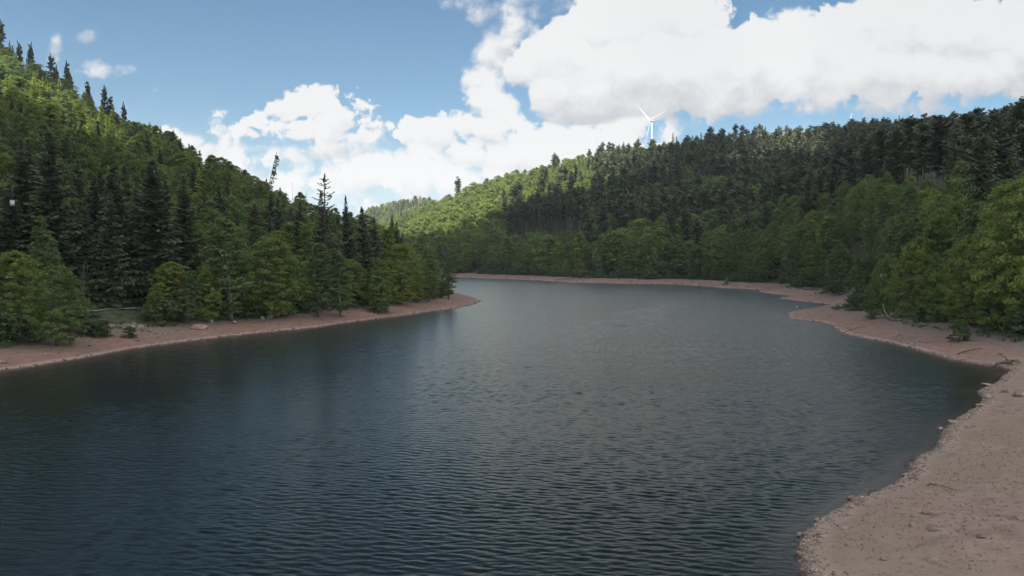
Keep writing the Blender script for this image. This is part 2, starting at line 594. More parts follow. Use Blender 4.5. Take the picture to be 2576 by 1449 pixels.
LEAF = {
    'spruce': dict(c1=(0.046, 0.060, 0.036), c2=(0.086, 0.100, 0.054), c3=(0.105, 0.125, 0.066), trans=0.15),
    'fir': dict(c1=(0.042, 0.056, 0.034), c2=(0.100, 0.114, 0.056), c3=(0.105, 0.122, 0.062), trans=0.15),
    'larch': dict(c1=(0.170, 0.250, 0.040), c2=(0.250, 0.310, 0.045), c3=(0.31, 0.37, 0.07), trans=0.42),
    'broad': dict(c1=(0.110, 0.185, 0.056), c2=(0.215, 0.260, 0.054), c3=(0.25, 0.31, 0.095), trans=0.42),
    'birch': dict(c1=(0.110, 0.180, 0.070), c2=(0.165, 0.230, 0.074), c3=(0.24, 0.29, 0.13), trans=0.42),
    'shrub': dict(c1=(0.070, 0.115, 0.045), c2=(0.105, 0.145, 0.058), c3=(0.15, 0.18, 0.09), trans=0.38),
}
ML = {k: leaf_mat(k + '_foliage', v['c1'] + (1,), v['c2'] + (1,), v['c3'] + (1,), v['trans']) for k, v in LEAF.items()}
MLA = {k: leaf_mat(k + '_foliage_mass', v['c1'] + (1,), v['c2'] + (1,), v['c3'] + (1,), v['trans'], True) for k, v in LEAF.items()}
MB = {
    'spruce': bark_mat('spruce_bark', (0.045, 0.035, 0.028, 1), (0.11, 0.09, 0.075, 1)),
    'fir': bark_mat('fir_bark', (0.10, 0.085, 0.075, 1), (0.26, 0.23, 0.20, 1)),
    'larch': bark_mat('larch_bark', (0.08, 0.06, 0.05, 1), (0.16, 0.13, 0.11, 1)),
    'broad': bark_mat('broadleaf_bark', (0.05, 0.045, 0.038, 1), (0.13, 0.12, 0.10, 1)),
    'birch': bark_mat('birch_bark', (0.07, 0.065, 0.058, 1), (0.20, 0.19, 0.175, 1)),
    'shrub': bark_mat('shrub_bark', (0.05, 0.04, 0.035, 1), (0.12, 0.10, 0.085, 1)),
}
M_DEAD = bark_mat('dead_wood', (0.05, 0.04, 0.033, 1), (0.15, 0.125, 0.105, 1), 5)
M_PALE = bark_mat('pale_dead_wood', (0.26, 0.25, 0.20, 1), (0.42, 0.40, 0.33, 1), 5)
M_WHITE = flat_mat('white_paint', (0.50, 0.50, 0.52), 0.5, 0.03)
M_RED = flat_mat('red_paint', (0.55, 0.04, 0.03), 0.45, 0.05)
M_GREY = flat_mat('grey_metal', (0.30, 0.30, 0.31), 0.5, 0.08)
M_STRAP = flat_mat('dark_strap', (0.06, 0.055, 0.05), 0.8, 0.1)


def stone_mat(name, c1, c2):
    m, t, out = mat(name)
    g = t.n('ShaderNodeNewGeometry')
    oi = t.n('ShaderNodeObjectInfo')
    v = t.vm('ADD', g.outputs['Position'], t.comb(t.m('MULTIPLY', oi.outputs['Random'], 50.0), 0.0, 0.0))
    n = t.noise(v, 2.5, 7, 0.62)
    n2 = t.noise(v, 22, 3, 0.6)
    col = t.mix(t.rng(n.outputs[0], 0.35, 0.65), c1, c2)
    col = t.mix(t.m('MULTIPLY', t.rng(n2.outputs[0], 0.5, 0.75), 0.4), col, (0.10, 0.085, 0.075, 1))
    isl = t.n('ShaderNodeHueSaturation')
    t.setin(isl.inputs['Value'], t.m('MULTIPLY_ADD', g.outputs['Random Per Island'], 0.8, 0.6))
    t.setin(isl.inputs['Color'], col)
    p = t.n('ShaderNodeBsdfPrincipled')
    t.link(isl.outputs[0], p.inputs['Base Color'])
    p.inputs['Roughness'].default_value = 0.9
    p.inputs['Specular IOR Level'].default_value = 0.2
    b = t.n('ShaderNodeBump')
    b.inputs['Distance'].default_value = 0.06
    t.link(n.outputs[0], b.inputs['Height'])
    t.link(b.outputs[0], p.inputs['Normal'])
    t.link(p.outputs[0], out.inputs[0])
    return m


M_STONE = stone_mat('sandstone', (0.12, 0.105, 0.095, 1), (0.22, 0.195, 0.18, 1))
M_CLOD = stone_mat('clod_soil', (0.12, 0.085, 0.07, 1), (0.24, 0.175, 0.145, 1))
M_REDSTONE = stone_mat('red_sandstone', (0.15, 0.10, 0.085, 1), (0.28, 0.20, 0.17, 1))
M_PEBBLE = stone_mat('shore_pebbles', (0.20, 0.14, 0.11, 1), (0.35, 0.275, 0.23, 1))


def ground_mat():
    m, t, out = mat('bank_soil')
    g = t.n('ShaderNodeNewGeometry')
    P = g.outputs['Position']
    s = t.n('ShaderNodeAttribute', attribute_name='shore').outputs['Fac']
    fl = t.n('ShaderNodeAttribute', attribute_name='wood').outputs['Fac']
    gr = t.n('ShaderNodeAttribute', attribute_name='sward').outputs['Fac']
    big = t.noise(P, 0.12, 5, 0.6)
    mid = t.noise(P, 0.9, 6, 0.65)
    fin_ = t.noise(P, 7.0, 5, 0.7)
    spk = t.noise(t.mapping(P, (1.0, 1.6, 1)), 2.6, 4, 0.6)
    col = t.mix(t.rng(big.outputs[0], 0.35, 0.65), (0.258, 0.148, 0.117, 1), (0.230, 0.144, 0.111, 1))
    col = t.mix(gr, col, t.mix(t.rng(big.outputs[0], 0.4, 0.6), (0.305, 0.205, 0.166, 1), (0.280, 0.203, 0.150, 1)))
    col = t.mix(t.rng(mid.outputs[0], 0.3, 0.7), t.vm('MULTIPLY', col, (0.80, 0.78, 0.78)), t.vm('MULTIPLY', col, (1.14, 1.16, 1.17)))
    # thin grass on the wide beach
    g2 = t.m('MULTIPLY', gr, t.rng(t.m('ADD', big.outputs[0], t.m('MULTIPLY', t.m('SUBTRACT', fin_.outputs[0], 0.5), 0.5)), 0.36, 0.62))
    col = t.mix(t.m('MULTIPLY', g2, 0.75), col, (0.262, 0.202, 0.145, 1))
    # crumbs and clods
    col = t.mix(t.m('MULTIPLY', t.rng(spk.outputs[0], 0.57, 0.68), 0.60), col, (0.17, 0.12, 0.095, 1))
    col = t.mix(t.m('MULTIPLY', t.rng(fin_.outputs[0], 0.52, 0.68), 0.40), col, (0.35, 0.265, 0.22, 1))
    col = t.mix(t.m('MULTIPLY', t.rng(fin_.outputs[0], 0.46, 0.34), 0.45), col, (0.19, 0.135, 0.105, 1))
    # old water lines
    sz = t.n('ShaderNodeSeparateXYZ')
    t.link(P, sz.inputs[0])
    ln = t.m('SINE', t.m('ADD', t.m('MULTIPLY', s, 5.2), t.m('MULTIPLY', mid.outputs[0], 5.0)))
    col = t.mix(t.m('MULTIPLY', t.rng(ln, 0.3, 1.0), t.m('MULTIPLY', t.rng(s, 9.0, 1.0), 0.28)), col, (0.31, 0.215, 0.175, 1))
    # bleached stones just above the water, damp edge
    col = t.mix(t.m('MULTIPLY', t.rng(t.m('ADD', s, t.m('MULTIPLY', t.m('SUBTRACT', mid.outputs[0], 0.5), 1.6)), 1.5, 0.5), 0.6), col, (0.39, 0.305, 0.255, 1))
    col = t.mix(t.rng(t.m('ADD', s, t.m('MULTIPLY', t.m('SUBTRACT', fin_.outputs[0], 0.5), 0.5)), 0.48, 0.10), col, t.mix(t.rng(s, -0.15, -0.9), (0.115, 0.066, 0.050, 1), (0.30, 0.175, 0.135, 1)))
    # upper bank: leaf litter, then forest floor
    lit = t.noise(P, 1.6, 6, 0.7)
    col = t.mix(t.m('MULTIPLY', t.rng(t.m('ADD', s, t.m('MULTIPLY', t.m('SUBTRACT', mid.outputs[0], 0.5), 9.0)), 4.0, 10.0), t.m('SUBTRACT', 1.0, gr)), col, t.mix(lit.outputs[0], (0.13, 0.10, 0.085, 1), (0.24, 0.19, 0.165, 1)))
    col = t.mix(t.rng(t.m('ADD', fl, t.m('MULTIPLY', t.m('SUBTRACT', mid.outputs[0], 0.5), 0.8)), 0.3, 0.7), col, t.mix(lit.outputs[0], (0.020, 0.028, 0.012, 1), (0.055, 0.06, 0.028, 1)))
    p = t.n('ShaderNodeBsdfPrincipled')
    t.link(col, p.inputs['Base Color'])
    t.setin(p.inputs['Roughness'], t.rng(s, 0.0, 0.5, 0.35, 0.95))
    p.inputs['Specular IOR Level'].default_value = 0.25
    b = t.n('ShaderNodeBump')
    b.inputs['Distance'].default_value = 0.10
    b.inputs['Strength'].default_value = 0.8
    h = t.m('ADD', t.m('MULTIPLY', fin_.outputs[0], 0.5), t.m('MULTIPLY', mid.outputs[0], 1.2))
    t.link(h, b.inputs['Height'])
    t.link(b.outputs[0], p.inputs['Normal'])
    t.link(p.outputs[0], out.inputs[0])
    return m


def water_mat():
    m, t, out = mat('lake_water')
    g = t.n('ShaderNodeNewGeometry')
    P = g.outputs['Position']
    dep = t.n('ShaderNodeAttribute', attribute_name='depth').outputs['Fac']
    b_ = t.noise(t.mapping(P, (3.2, 6.0, 1), (0, 0, R_(-9)), (3, 7, 0)), 1.0, 3, 0.6)
    c = t.noise(t.mapping(P, (1.1, 2.6, 1), (0, 0, R_(6)), (11, 2, 0)), 1.0, 3, 0.55)
    h = t.m('ADD', t.m('MULTIPLY', b_.outputs[0], 0.25), t.m('MULTIPLY', c.outputs[0], 0.5))
    bm = t.n('ShaderNodeBump')
    bm.inputs['Strength'].default_value = 1.0
    bm.inputs['Distance'].default_value = 0.055
    t.link(h, bm.inputs['Height'])
    N = bm.outputs[0]
    body = t.n('ShaderNodeBsdfDiffuse')
    body.inputs[0].default_value = (0.0055, 0.0095, 0.0068, 1)
    tr = t.n('ShaderNodeBsdfTransparent')
    tr.inputs[0].default_value = (0.80, 0.86, 0.84, 1)
    f = t.m('SUBTRACT', 1.0, t.m('POWER', 2.718, t.m('MULTIPLY', dep, -2.6)))
    mx1 = t.n('ShaderNodeMixShader')
    t.link(f, mx1.inputs[0])
    t.link(tr.outputs[0], mx1.inputs[1])
    t.link(body.outputs[0], mx1.inputs[2])
    gl = t.n('ShaderNodeBsdfGlossy')
    rip = t.n('ShaderNodeAttribute', attribute_name='ripple').outputs['Fac']
    t.setin(gl.inputs['Roughness'], t.m('MULTIPLY_ADD', t.m('SQRT', t.m('MAXIMUM', rip, 0.0)), 0.155, 0.07))
    gl.inputs[0].default_value = (0.95, 0.93, 0.87, 1)
    t.link(N, gl.inputs['Normal'])
    fr = t.n('ShaderNodeFresnel')
    fr.inputs[0].default_value = 1.333
    t.link(N, fr.inputs['Normal'])
    mx2 = t.n('ShaderNodeMixShader')
    t.link(fr.outputs[0], mx2.inputs[0])
    t.link(mx1.outputs[0], mx2.inputs[1])
    t.link(gl.outputs[0], mx2.inputs[2])
    t.link(mx2.outputs[0], out.inputs[0])
    return m


# ------------------------------------------------------------------ ground and water
WAVE_SLOPE = 0.12


def polar_grid(angles, radii):
    A, Rr = np.meshgrid(angles, radii, indexing='ij')
    x, y = np.sin(A) * Rr, np.cos(A) * Rr
    na, nr = len(angles), len(radii)
    i = np.arange(na - 1)[:, None] * nr + np.arange(nr - 1)[None, :]
    F = np.stack([i, i + nr, i + nr + 1, i + 1], -1).reshape(-1, 4)
    return x.ravel(), y.ravel(), F


ang = np.concatenate([np.linspace(-180, -52, 44)[:-1], np.linspace(-52, 52, 640), np.linspace(52, 180, 44)[1:]]) * math.pi / 180
rad = np.concatenate([[0.5, 4, 8, 12, 15], np.geomspace(17, 60, 170), np.geomspace(60, 520, 240)[1:], np.geomspace(520, 6000, 70)[1:]])
gx, gy, gF = polar_grid(ang, rad)
gs = shore_dist(gx, gy)
gz = terrain(gx, gy, gs)
wide = smooth(gx, 4, 10) * smooth(gy, 84, 76)
wood = smooth(gs, 11.5, 15.5) * (1 - wide)
me = mesh_from('ground', np.stack([gx, gy, gz], 1), gF, [ground_mat()], attrs={'shore': gs, 'wood': wood, 'sward': wide}, smooth_=True)
tag(obj('ground', me), kind='structure')
angw = np.concatenate([np.linspace(-180, -42, 50)[:-1], np.linspace(-42, 42, 1080), np.linspace(42, 180, 50)[1:]]) * math.pi / 180
radw = np.concatenate([[0.5, 4, 8, 12, 16], np.arange(20, 50, 0.075), np.arange(50, 75, 0.10), 75 + 0.10 * (1.003 ** np.arange(0, 876) - 1) / 0.003])
wx, wy, wF = polar_grid(angw, radw)
wsd = shore_dist(wx, wy)
keep = (wsd < 3.0)[wF].any(1)
wdep = np.maximum(-terrain(wx, wy, wsd), 0)
# wind ripples as real relief
rw = np.random.default_rng(17)
wz = np.zeros(len(wx))
wv = np.zeros(len(wx))         # slope variance too fine for this mesh: becomes surface roughness
wr = np.hypot(wx, wy)
gap = np.interp(wr, radw[:-1], np.diff(radw))
front = smooth(np.abs(np.arctan2(wx, wy)), R_(42), R_(40))
gust = np.clip(0.95 + 1.5 * fbm(wx / 38, wy / 16, 4, 31), 0.45, 1.6)
p0_, p1_ = np.array(on_water(1425, 872)), np.array(on_water(1700, 757))
ax_d = (p1_ - p0_) / np.linalg.norm(p1_ - p0_)
mx_ = (p0_ + p1_) / 2
sa_ = ((wx - mx_[0]) * ax_d[0] + (wy - mx_[1]) * ax_d[1]) / (np.linalg.norm(p1_ - p0_) * 0.52)
sb_ = (-(wx - mx_[0]) * ax_d[1] + (wy - mx_[1]) * ax_d[0]) / 6.5
streak = smooth(np.sqrt(sa_ ** 2 + sb_ ** 2) + 0.8 * fbm(wx / 6, wy / 6, 4, 41), 1.25, 0.35)
gust = gust * (1 + 0.8 * streak) * (1 + 0.7 * smooth(wy, 60, 220))
for k in range(40):
    lam = 0.16 * (0.72 / 0.16) ** (k / 39) * rw.uniform(0.92, 1.08)
    th = rw.normal(R_(4), R_(17))
    ph = rw.uniform(0, 6.283)
    kk = 2 * math.pi / lam
    amp = WAVE_SLOPE * math.sqrt(2 / 40) / kk
    fade = smooth(lam / gap, 2.2, 3.6)
    wob = 0.9 * fbm(wx / (lam * 7), wy / (lam * 7), 2, 300 + k) * 6.283
    wv += (1 - fade ** 2) / 40
    wz += amp * fade * np.sin(kk * (wx * math.sin(th) + wy * math.cos(th)) + ph + wob)
wz *= gust
for k in range(16):
    lam = 1.0 * (2.6 / 1.0) ** (k / 15)
    th = rw.normal(R_(8), R_(24))
    kk = 2 * math.pi / lam
    wob = 0.9 * fbm(wx / (lam * 6), wy / (lam * 6), 2, 400 + k) * 6.283
    wz += (0.028 * smooth(wr, 45, 130) + 0.07 * streak) * math.sqrt(2 / 16) / kk * smooth(lam / gap, 2.0, 3.2) * np.sin(kk * (wx * math.sin(th) + wy * math.cos(th)) + rw.uniform(0, 6.283) + wob)
wz *= front * smooth(wsd, 0.3, -2.5)
me = mesh_from('water', np.stack([wx, wy, wz], 1), wF[keep], [water_mat()], attrs={'depth': wdep, 'ripple': np.clip(wv, 0, 1)}, smooth_=True)
tag(obj('water', me), kind='structure')
del wx, wy, wz, wr, gap, front, gust, sa_, sb_, streak, wdep, wsd


# ------------------------------------------------------------------ tree models
def crown_cards(rng, C, size, mid=0.0, m=0, geo=None, tilt=0.6, droop=0.0):
    # sprays turn their faces up and outwards, as leaves turn to the light
    n = len(C)
    O = C - np.array([0, 0, mid])
    O /= np.linalg.norm(O, axis=1)[:, None] + 1e-6
    N = O * 0.5 + np.array([0, 0, 0.6]) + rng.normal(0, tilt, (n, 3))
    N /= np.linalg.norm(N, axis=1)[:, None]
    T = rng.normal(0, 1, (n, 3))
    A = np.cross(N, T)
    A /= np.linalg.norm(A, axis=1)[:, None] + 1e-9
    B = np.cross(N, A)
    sz = size * rng.uniform(0.65, 1.35, n)[:, None]
    A[:, 2] -= droop
    geo.cards(C, A * sz * 0.64, B * sz * 0.44, m)


def broadleaf(seed, H, Wd, cb, style, ncl, per, size):
    rng = np.random.default_rng(seed)
    tr, cr = Geo(), Geo()
    lean = rng.normal(0, 0.03, 2)
    hs = np.linspace(0, 0.8, 7)
    P = np.stack([lean[0] * H * hs ** 1.5 + rng.normal(0, 0.05, 7), lean[1] * H * hs ** 1.5 + rng.normal(0, 0.05, 7), hs * H], 1)
    P[0, :2] = 0
    tr.tube(P, np.linspace(0.016, 0.004, 7) * H + 0.02, 7)
    ph = rng.uniform(0, 6.28, 4)

    def env(h, a):
        if style == 'round':
            k = np.clip(1 - (2 * h - 0.9) ** 2 / 1.22, 0, 1) ** 0.55
        elif style == 'ovate':
            k = np.clip(np.sin(np.pi * np.clip(h, 0, 1) ** 0.62), 0, 1) ** 0.75
        elif style == 'dome':
            k = np.clip(1 - h ** 2.2, 0, 1) ** 0.5
        else:
            k = np.clip(np.sin(np.pi * np.clip(h, 0, 1) ** 0.72), 0, 1) ** 0.6
        lob = 1 + 0.13 * np.sin(3 * a + ph[0] + 4 * h) + 0.10 * np.sin(5 * a + ph[1] - 6 * h) + 0.09 * np.sin(11 * h + ph[2] + 2 * a) + rng.normal(0, 0.07, np.shape(h))
        return k * lob
    h = rng.uniform(0.0, 1.0, ncl) ** 0.85
    a = rng.uniform(0, 6.283, ncl)
    rr = np.clip(rng.beta(2.6, 1.1, ncl), 0.15, 1.0)
    e = env(h, a)
    rad = Wd / 2 * e * rr
    z0 = cb * H
    C = np.stack([np.cos(a) * rad, np.sin(a) * rad, z0 + h * (H - z0)], 1)
    C[:, 0] += lean[0] * H * (C[:, 2] / H) ** 1.5
    C[:, 1] += lean[1] * H * (C[:, 2] / H) ** 1.5
    # limbs to some of the clumps
    for i in rng.choice(ncl, min(9, ncl), replace=False):
        zs = C[i, 2] * rng.uniform(0.45, 0.75)
        s_ = np.array([lean[0] * H * (zs / H) ** 1.5, lean[1] * H * (zs / H) ** 1.5, zs])
        mid = (s_ + C[i]) / 2 + np.array([0, 0, 0.05 * H * rng.uniform(-0.3, 1)])
        tr.tube([s_, mid, C[i]], [0.006 * H + 0.02, 0.004 * H + 0.015, 0.012], 5, cap=False)
    cr_ = size * 1.7 + 0.035 * Wd
    k = per
    off = rng.normal(0, 1, (ncl, k, 3))
    off /= np.linalg.norm(off, axis=2)[:, :, None]
    off *= (rng.uniform(0, 1, (ncl, k, 1)) ** 0.5) * cr_ * rng.uniform(0.7, 1.35, (ncl, 1, 1))
    off[:, :, 2] *= 0.42
    off[:, :, 2] -= 0.18 * (off[:, :, 0] ** 2 + off[:, :, 1] ** 2) / cr_
    pts = (C[:, None, :] + off).reshape(-1, 3)
    pts = pts[pts[:, 2] > 0.15]
    crown_cards(rng, pts, size, mid=z0 + 0.35 * (H - z0), geo=cr, tilt=0.5, droop=0.25 if style == 'column' else 0.1)
    return tr, cr


def conifer(seed, H, Rr, cb, sp, nb, shape='cone', seg=0.55, drop=0.12, wid=1.0, trunk=0.011, sparse=False, lean=None):
    rng = np.random.default_rng(seed)
    tr, cr = Geo(), Geo()
    hs = np.linspace(0, 0.985, 8)
    bend = rng.normal(0, 0.008, 2)
    ax = lambda z: np.array([bend[0] * H * (z / H) ** 2, bend[1] * H * (z / H) ** 2, z])
    tr.tube([ax(q * H) for q in hs], trunk * H * (1 - hs) ** 0.8 + 0.025, 7)
    z = cb * H
    Cs, As, Bs = [], [], []
    while z < H * 0.985:
        t = (z - cb * H) / (H * (1 - cb))
        if shape == 'cone':
            L0 = Rr * (1 - t) ** 0.82 * (0.55 + 0.45 * min(1, t * 7 + 0.3))
        elif shape == 'blunt':
            L0 = Rr * min(1.0, (1 - t) * 3.6) ** 0.55 * (0.6 + 0.4 * min(1, t * 3))
        else:
            L0 = Rr * (1 - t) ** 0.6
        el0 = R_(-24 + 52 * t) if shape != 'blunt' else R_(-18 + 34 * t)
        for b in range(nb):
            if rng.uniform() < drop:
                continue
            a = rng.uniform(0, 6.283)
            L = L0 * rng.uniform(0.55, 1.18) + 0.18
            el = el0 + rng.normal(0, 0.12)
            d = np.array([math.cos(a) * math.cos(el), math.sin(a) * math.cos(el), math.sin(el)])
            sd_ = np.array([-math.sin(a), math.cos(a), 0])
            base = ax(z + rng.uniform(-0.5, 0.5) * sp)
            n = max(2, int(L / seg))
            ks = (np.arange(n) + 0.6) / n
            if sparse:
                ks = ks[ks > 0.25]
            for k in ks:
                p = base + d * L * k
                p[2] += -0.10 * L * math.sin(k * 2.6) + 0.10 * L * k * k
                wdt = (L * 0.26 * (1 - 0.55 * k) + 0.16) * wid * rng.uniform(0.7, 1.2)
                sl_ = L / n
                for sgn in (-1, 1):
                    c = p + sd_ * sgn * wdt * 0.45
                    c[2] -= 0.16 * wdt
                    A = sd_ * sgn * wdt * 0.62 + d * sl_ * 0.35
                    A[2] -= 0.48 * wdt
                    B = d * sl_ * 0.62 + np.array([0, 0, rng.normal(0, 0.08)])
                    Cs.append(c)
                    As.append(A)
                    Bs.append(B)
            if sparse or L > 1.5:
                tr.tube([base, base + d * L * 0.5 + np.array([0, 0, -0.09 * L]), base + d * L * 0.9 + np.array([0, 0, -0.03 * L])], [0.05, 0.035, 0.015], 4, cap=False)
        z += sp * rng.uniform(0.75, 1.25)
    # leader
    top = ax(H)
    for q in range(6):
        Cs.append(top + np.array([rng.normal(0, 0.06), rng.normal(0, 0.06), -0.25 * q]))
        As.append(np.array([0.12 + 0.05 * q, 0.05, 0.15]))
        Bs.append(np.array([0.03, 0.1, 0.35]))
    cr.cards(np.array(Cs), np.array(As), np.array(Bs))
    return tr, cr


# near models: (name of kind, models)
NEAR = {'spruce': [conifer(10 + i, 24, 3.5 + 0.3 * (i % 2), 0.04, 0.52, 7, 'cone', 0.5, 0.12, 1.15) for i in range(4)],
        'fir': [conifer(30 + i, 28, 3.0, (0.42, 0.32, 0.5)[i], 0.55, 7, 'blunt', 0.6, 0.2, 1.2) for i in range(3)],
        'larch': [conifer(50 + i, 13, 2.0, 0.05, 0.5, 5, 'cone', 0.5) for i in range(2)],
        'broad': [broadleaf(70 + i, 14, (10.5, 9, 8.5, 11, 9.5)[i], (0.04, 0.03, 0.05, 0.03, 0.06)[i], ('round', 'ovate', 'ovate', 'round', 'round')[i], 330, 52, 0.23) for i in range(5)],
        'birch': [broadleaf(90 + i, 15, (5.6, 5.0, 6.2)[i], 0.10, 'column', 270, 46, 0.21) for i in range(3)],
        'shrub': [broadleaf(110 + i, 3.0, (4.2, 3.6, 5)[i], 0.02, 'dome', 110, 46, 0.17) for i in range(3)]}
FAR = {'spruce': [conifer(210 + i, 24, 3.5, 0.05, 0.95, 6, 'cone', 1.0, 0.1, 1.5) for i in range(3)],
       'fir': [conifer(230 + i, 28, 3.1, (0.45, 0.3, 0.52, 0.38)[i], 0.9, 6, 'blunt', 1.0, 0.15, 1.55) for i in range(4)],
       'larch': [conifer(250 + i, 13, 2.1, 0.05, 0.8, 6, 'cone', 0.8, 0.1, 1.5) for i in range(2)],
       'broad': [broadleaf(270 + i, 14, (10, 9, 8.5, 10.5)[i], 0.06, ('round', 'ovate', 'ovate', 'round')[i], 150, 17, 0.58) for i in range(4)],
       'birch': [broadleaf(290 + i, 15, (5.4, 6.0)[i], 0.08, 'column', 120, 15, 0.52) for i in range(2)],
       'shrub': [broadleaf(310 + i, 3.0, 4.4, 0.02, 'dome', 40, 14, 0.42) for i in range(2)]}
NOMH = {'spruce': 24, 'fir': 28, 'larch': 13, 'broad': 14, 'birch': 15, 'shrub': 3}
NOMW = {'spruce': 6.4, 'fir': 5.6, 'larch': 3.8, 'broad': 9.5, 'birch': 5.4, 'shrub': 4.2}
OBJN = {'spruce': 'spruce_tree', 'fir': 'fir_tree', 'larch': 'larch_tree', 'broad': 'broadleaf_tree', 'birch': 'birch_tree', 'shrub': 'willow_shrub'}
CATN = {'spruce': 'spruce tree', 'fir': 'fir tree', 'larch': 'larch tree', 'broad': 'broadleaf tree', 'birch': 'birch tree', 'shrub': 'shrub'}
WORD = {'spruce': 'spruce', 'fir': 'fir', 'larch': 'larch', 'broad': 'broadleaf tree', 'birch': 'birch', 'shrub': 'willow shrub'}
NEARM, ONEM = {}, {}
for k, L in NEAR.items():
    NEARM[k] = [(t.mesh('trunk', [MB[k]], True), c.mesh('crown', [ML[k]])) for t, c in L]
for k, L in FAR.items():
    ONEM[k] = []
    for t, c in L:
        g = Geo()
        for src, m in ((c, 0), (t, 1)):
            V, F, _ = src.arrays()
            g.add(V, F, m)
        ONEM[k].append((g.mesh(OBJN[k], [ML[k], MB[k]]), g.arrays()))

# ------------------------------------------------------------------ where the trees stand
# kind, model, height, width factor, x, y, (rotation)
TREES = []          # dicts
rt = random.Random(11)


def put(kind, x, y, H, wf=1.0, model=None, tint=None, fixed=False, label=None, group=None):
    TREES.append(dict(kind=kind, x=x, y=y, H=H, wf=wf, model=model, tint=tint, fixed=fixed, label=label, group=group, rot=rt.uniform(0, 6.28)))


# trees that the photo shows singly: (kind, u, base distance, top row, width factor, label)
def put_at(kind, u, dist, vtop, wf, label, model=None, group=None):
    x = (u - 1288) / FOC * dist
    z = float(terrain([x], [dist])[0])
    H = CAMZ + (648 - vtop) / FOC * dist - z
    put(kind, x, dist, max(H, 1.2), wf, model, None, True, label, group)
    return x, dist, z


ROW_L = 'trees in the front row on the left bank'
for a in [
    ('broad', 30, 92, 632, 1.05, 'broad yellow-green tree with round crown at the left edge of the bank', 0),
    ('broad', 138, 90, 668, 0.92, 'low bushy yellow-green tree overhanging the bank beside the lawn gap', 3),
    ('birch', 128, 100, 598, 0.8, 'bluish green slender birch rising behind the broad yellow-green tree', 1),
    ('shrub', 225, 98.5, 806, 1.1, 'dark willow shrub at the near end of the small lawn', 0),
    ('broad', 392, 112, 712, 0.85, 'dark green bushy tree at the far end of the small lawn', 1),
    ('birch', 470, 115, 680, 1.1, 'pale green spreading young tree over the stony bank', 2),
    ('broad', 520, 118, 668, 0.85, 'bright green rounded tree behind the bank boulders', 2),
    ('birch', 580, 121, 548, 1.3, 'tall pointed light green birch, highest in the bank row', 0),
    ('broad', 690, 128, 600, 1.1, 'yellowish maple with layered crown in the middle of the bank row', 0),
    ('birch', 800, 134, 612, 1.3, 'grey-green willow-like birch just past the yellowish maple', 1),
    ('birch', 856, 138, 625, 1.2, 'second grey-green birch beside the yellowish maple, slightly shorter', 2),
    ('broad', 955, 152, 650, 0.9, 'dark rounded tree below the black spruce clump', 1),
    ('broad', 1010, 165, 612, 0.95, 'olive green tree between the spruce clump and peninsula tip', 4),
    ('birch', 1080, 178, 640, 1.25, 'light green birch near the peninsula tip', 0),
    ('birch', 1128, 190, 645, 1.2, 'outermost birch on the peninsula tip overhanging the water', 1),
    ('broad', 1050, 172, 668, 0.8, 'low green broadleaf tree just inside the peninsula tip', 2),
    ('shrub', 322, 100.5, 820, 1.0, 'round green shrub among the bank boulders at lawn end', 1),
    ('shrub', 955, 149, 756, 1.1, 'green shrub growing down onto the red left bank', 2),
    ('shrub', 252, 99, 803, 1.0, 'dark willow shrub before the middle of the small lawn', 1),
    ('shrub', 645, 128, 770, 1.2, 'dark shrub under the yellowish maple on the bank', 0),
    ('shrub', 760, 137, 765, 1.2, 'grey-green shrub under the willow-like birches', 1),
]:
    put_at(a[0], a[1], a[2], a[3], a[4], a[5], a[6], ROW_L)
SPR = 'large dark spruces behind the left bank row'
for a in [
    ('spruce', 60, 112, 350, 1.56, 'huge dark spruce behind the broad yellow-green tree'),
    ('spruce', 130, 110, 330, 1.49, 'huge dark spruce above the bluish birch at the bank'),
    ('spruce', 215, 112, 515, 1.1, 'shorter layered green spruce standing before the huge dark ones'),
    ('spruce', 290, 118, 420, 1.56, 'dark spruce straight above the small lawn'),
    ('spruce', 385, 120, 400, 1.62, 'dark spruce with a visible bare trunk above the lawn end'),
    ('spruce', 470, 130, 440, 1.49, 'dark spruce behind the pale spreading young tree'),
    ('spruce', 345, 126, 455, 1.43, 'brownish spruce squeezed between two larger dark spruces above the lawn'),
    ('spruce', 745, 150, 530, 1.0, 'dark spruce rising behind the yellowish maple'),
    ('spruce', 880, 158, 530, 1.3, 'black broad spruce, first of the clump beside the tall ragged spruce'),
    ('spruce', 915, 165, 520, 1.3, 'black broad spruce in the middle of the dark clump'),
    ('spruce', 945, 172, 545, 1.2, 'black spruce at the water end of the dark clump'),
    ('spruce', 868, 178, 492, 0.8, 'thin spruce top poking out beside the tall ragged spruce'),
    ('spruce', 1000, 185, 555, 0.9, 'dark spruce behind the olive green tree'),
    ('spruce', 805, 155, 480, 0.85, 'smaller dark spruce tight against the tall ragged spruce'),
]:
    put_at(*a, None, SPR)
ROW_R = 'trees in the front row on the right bank'
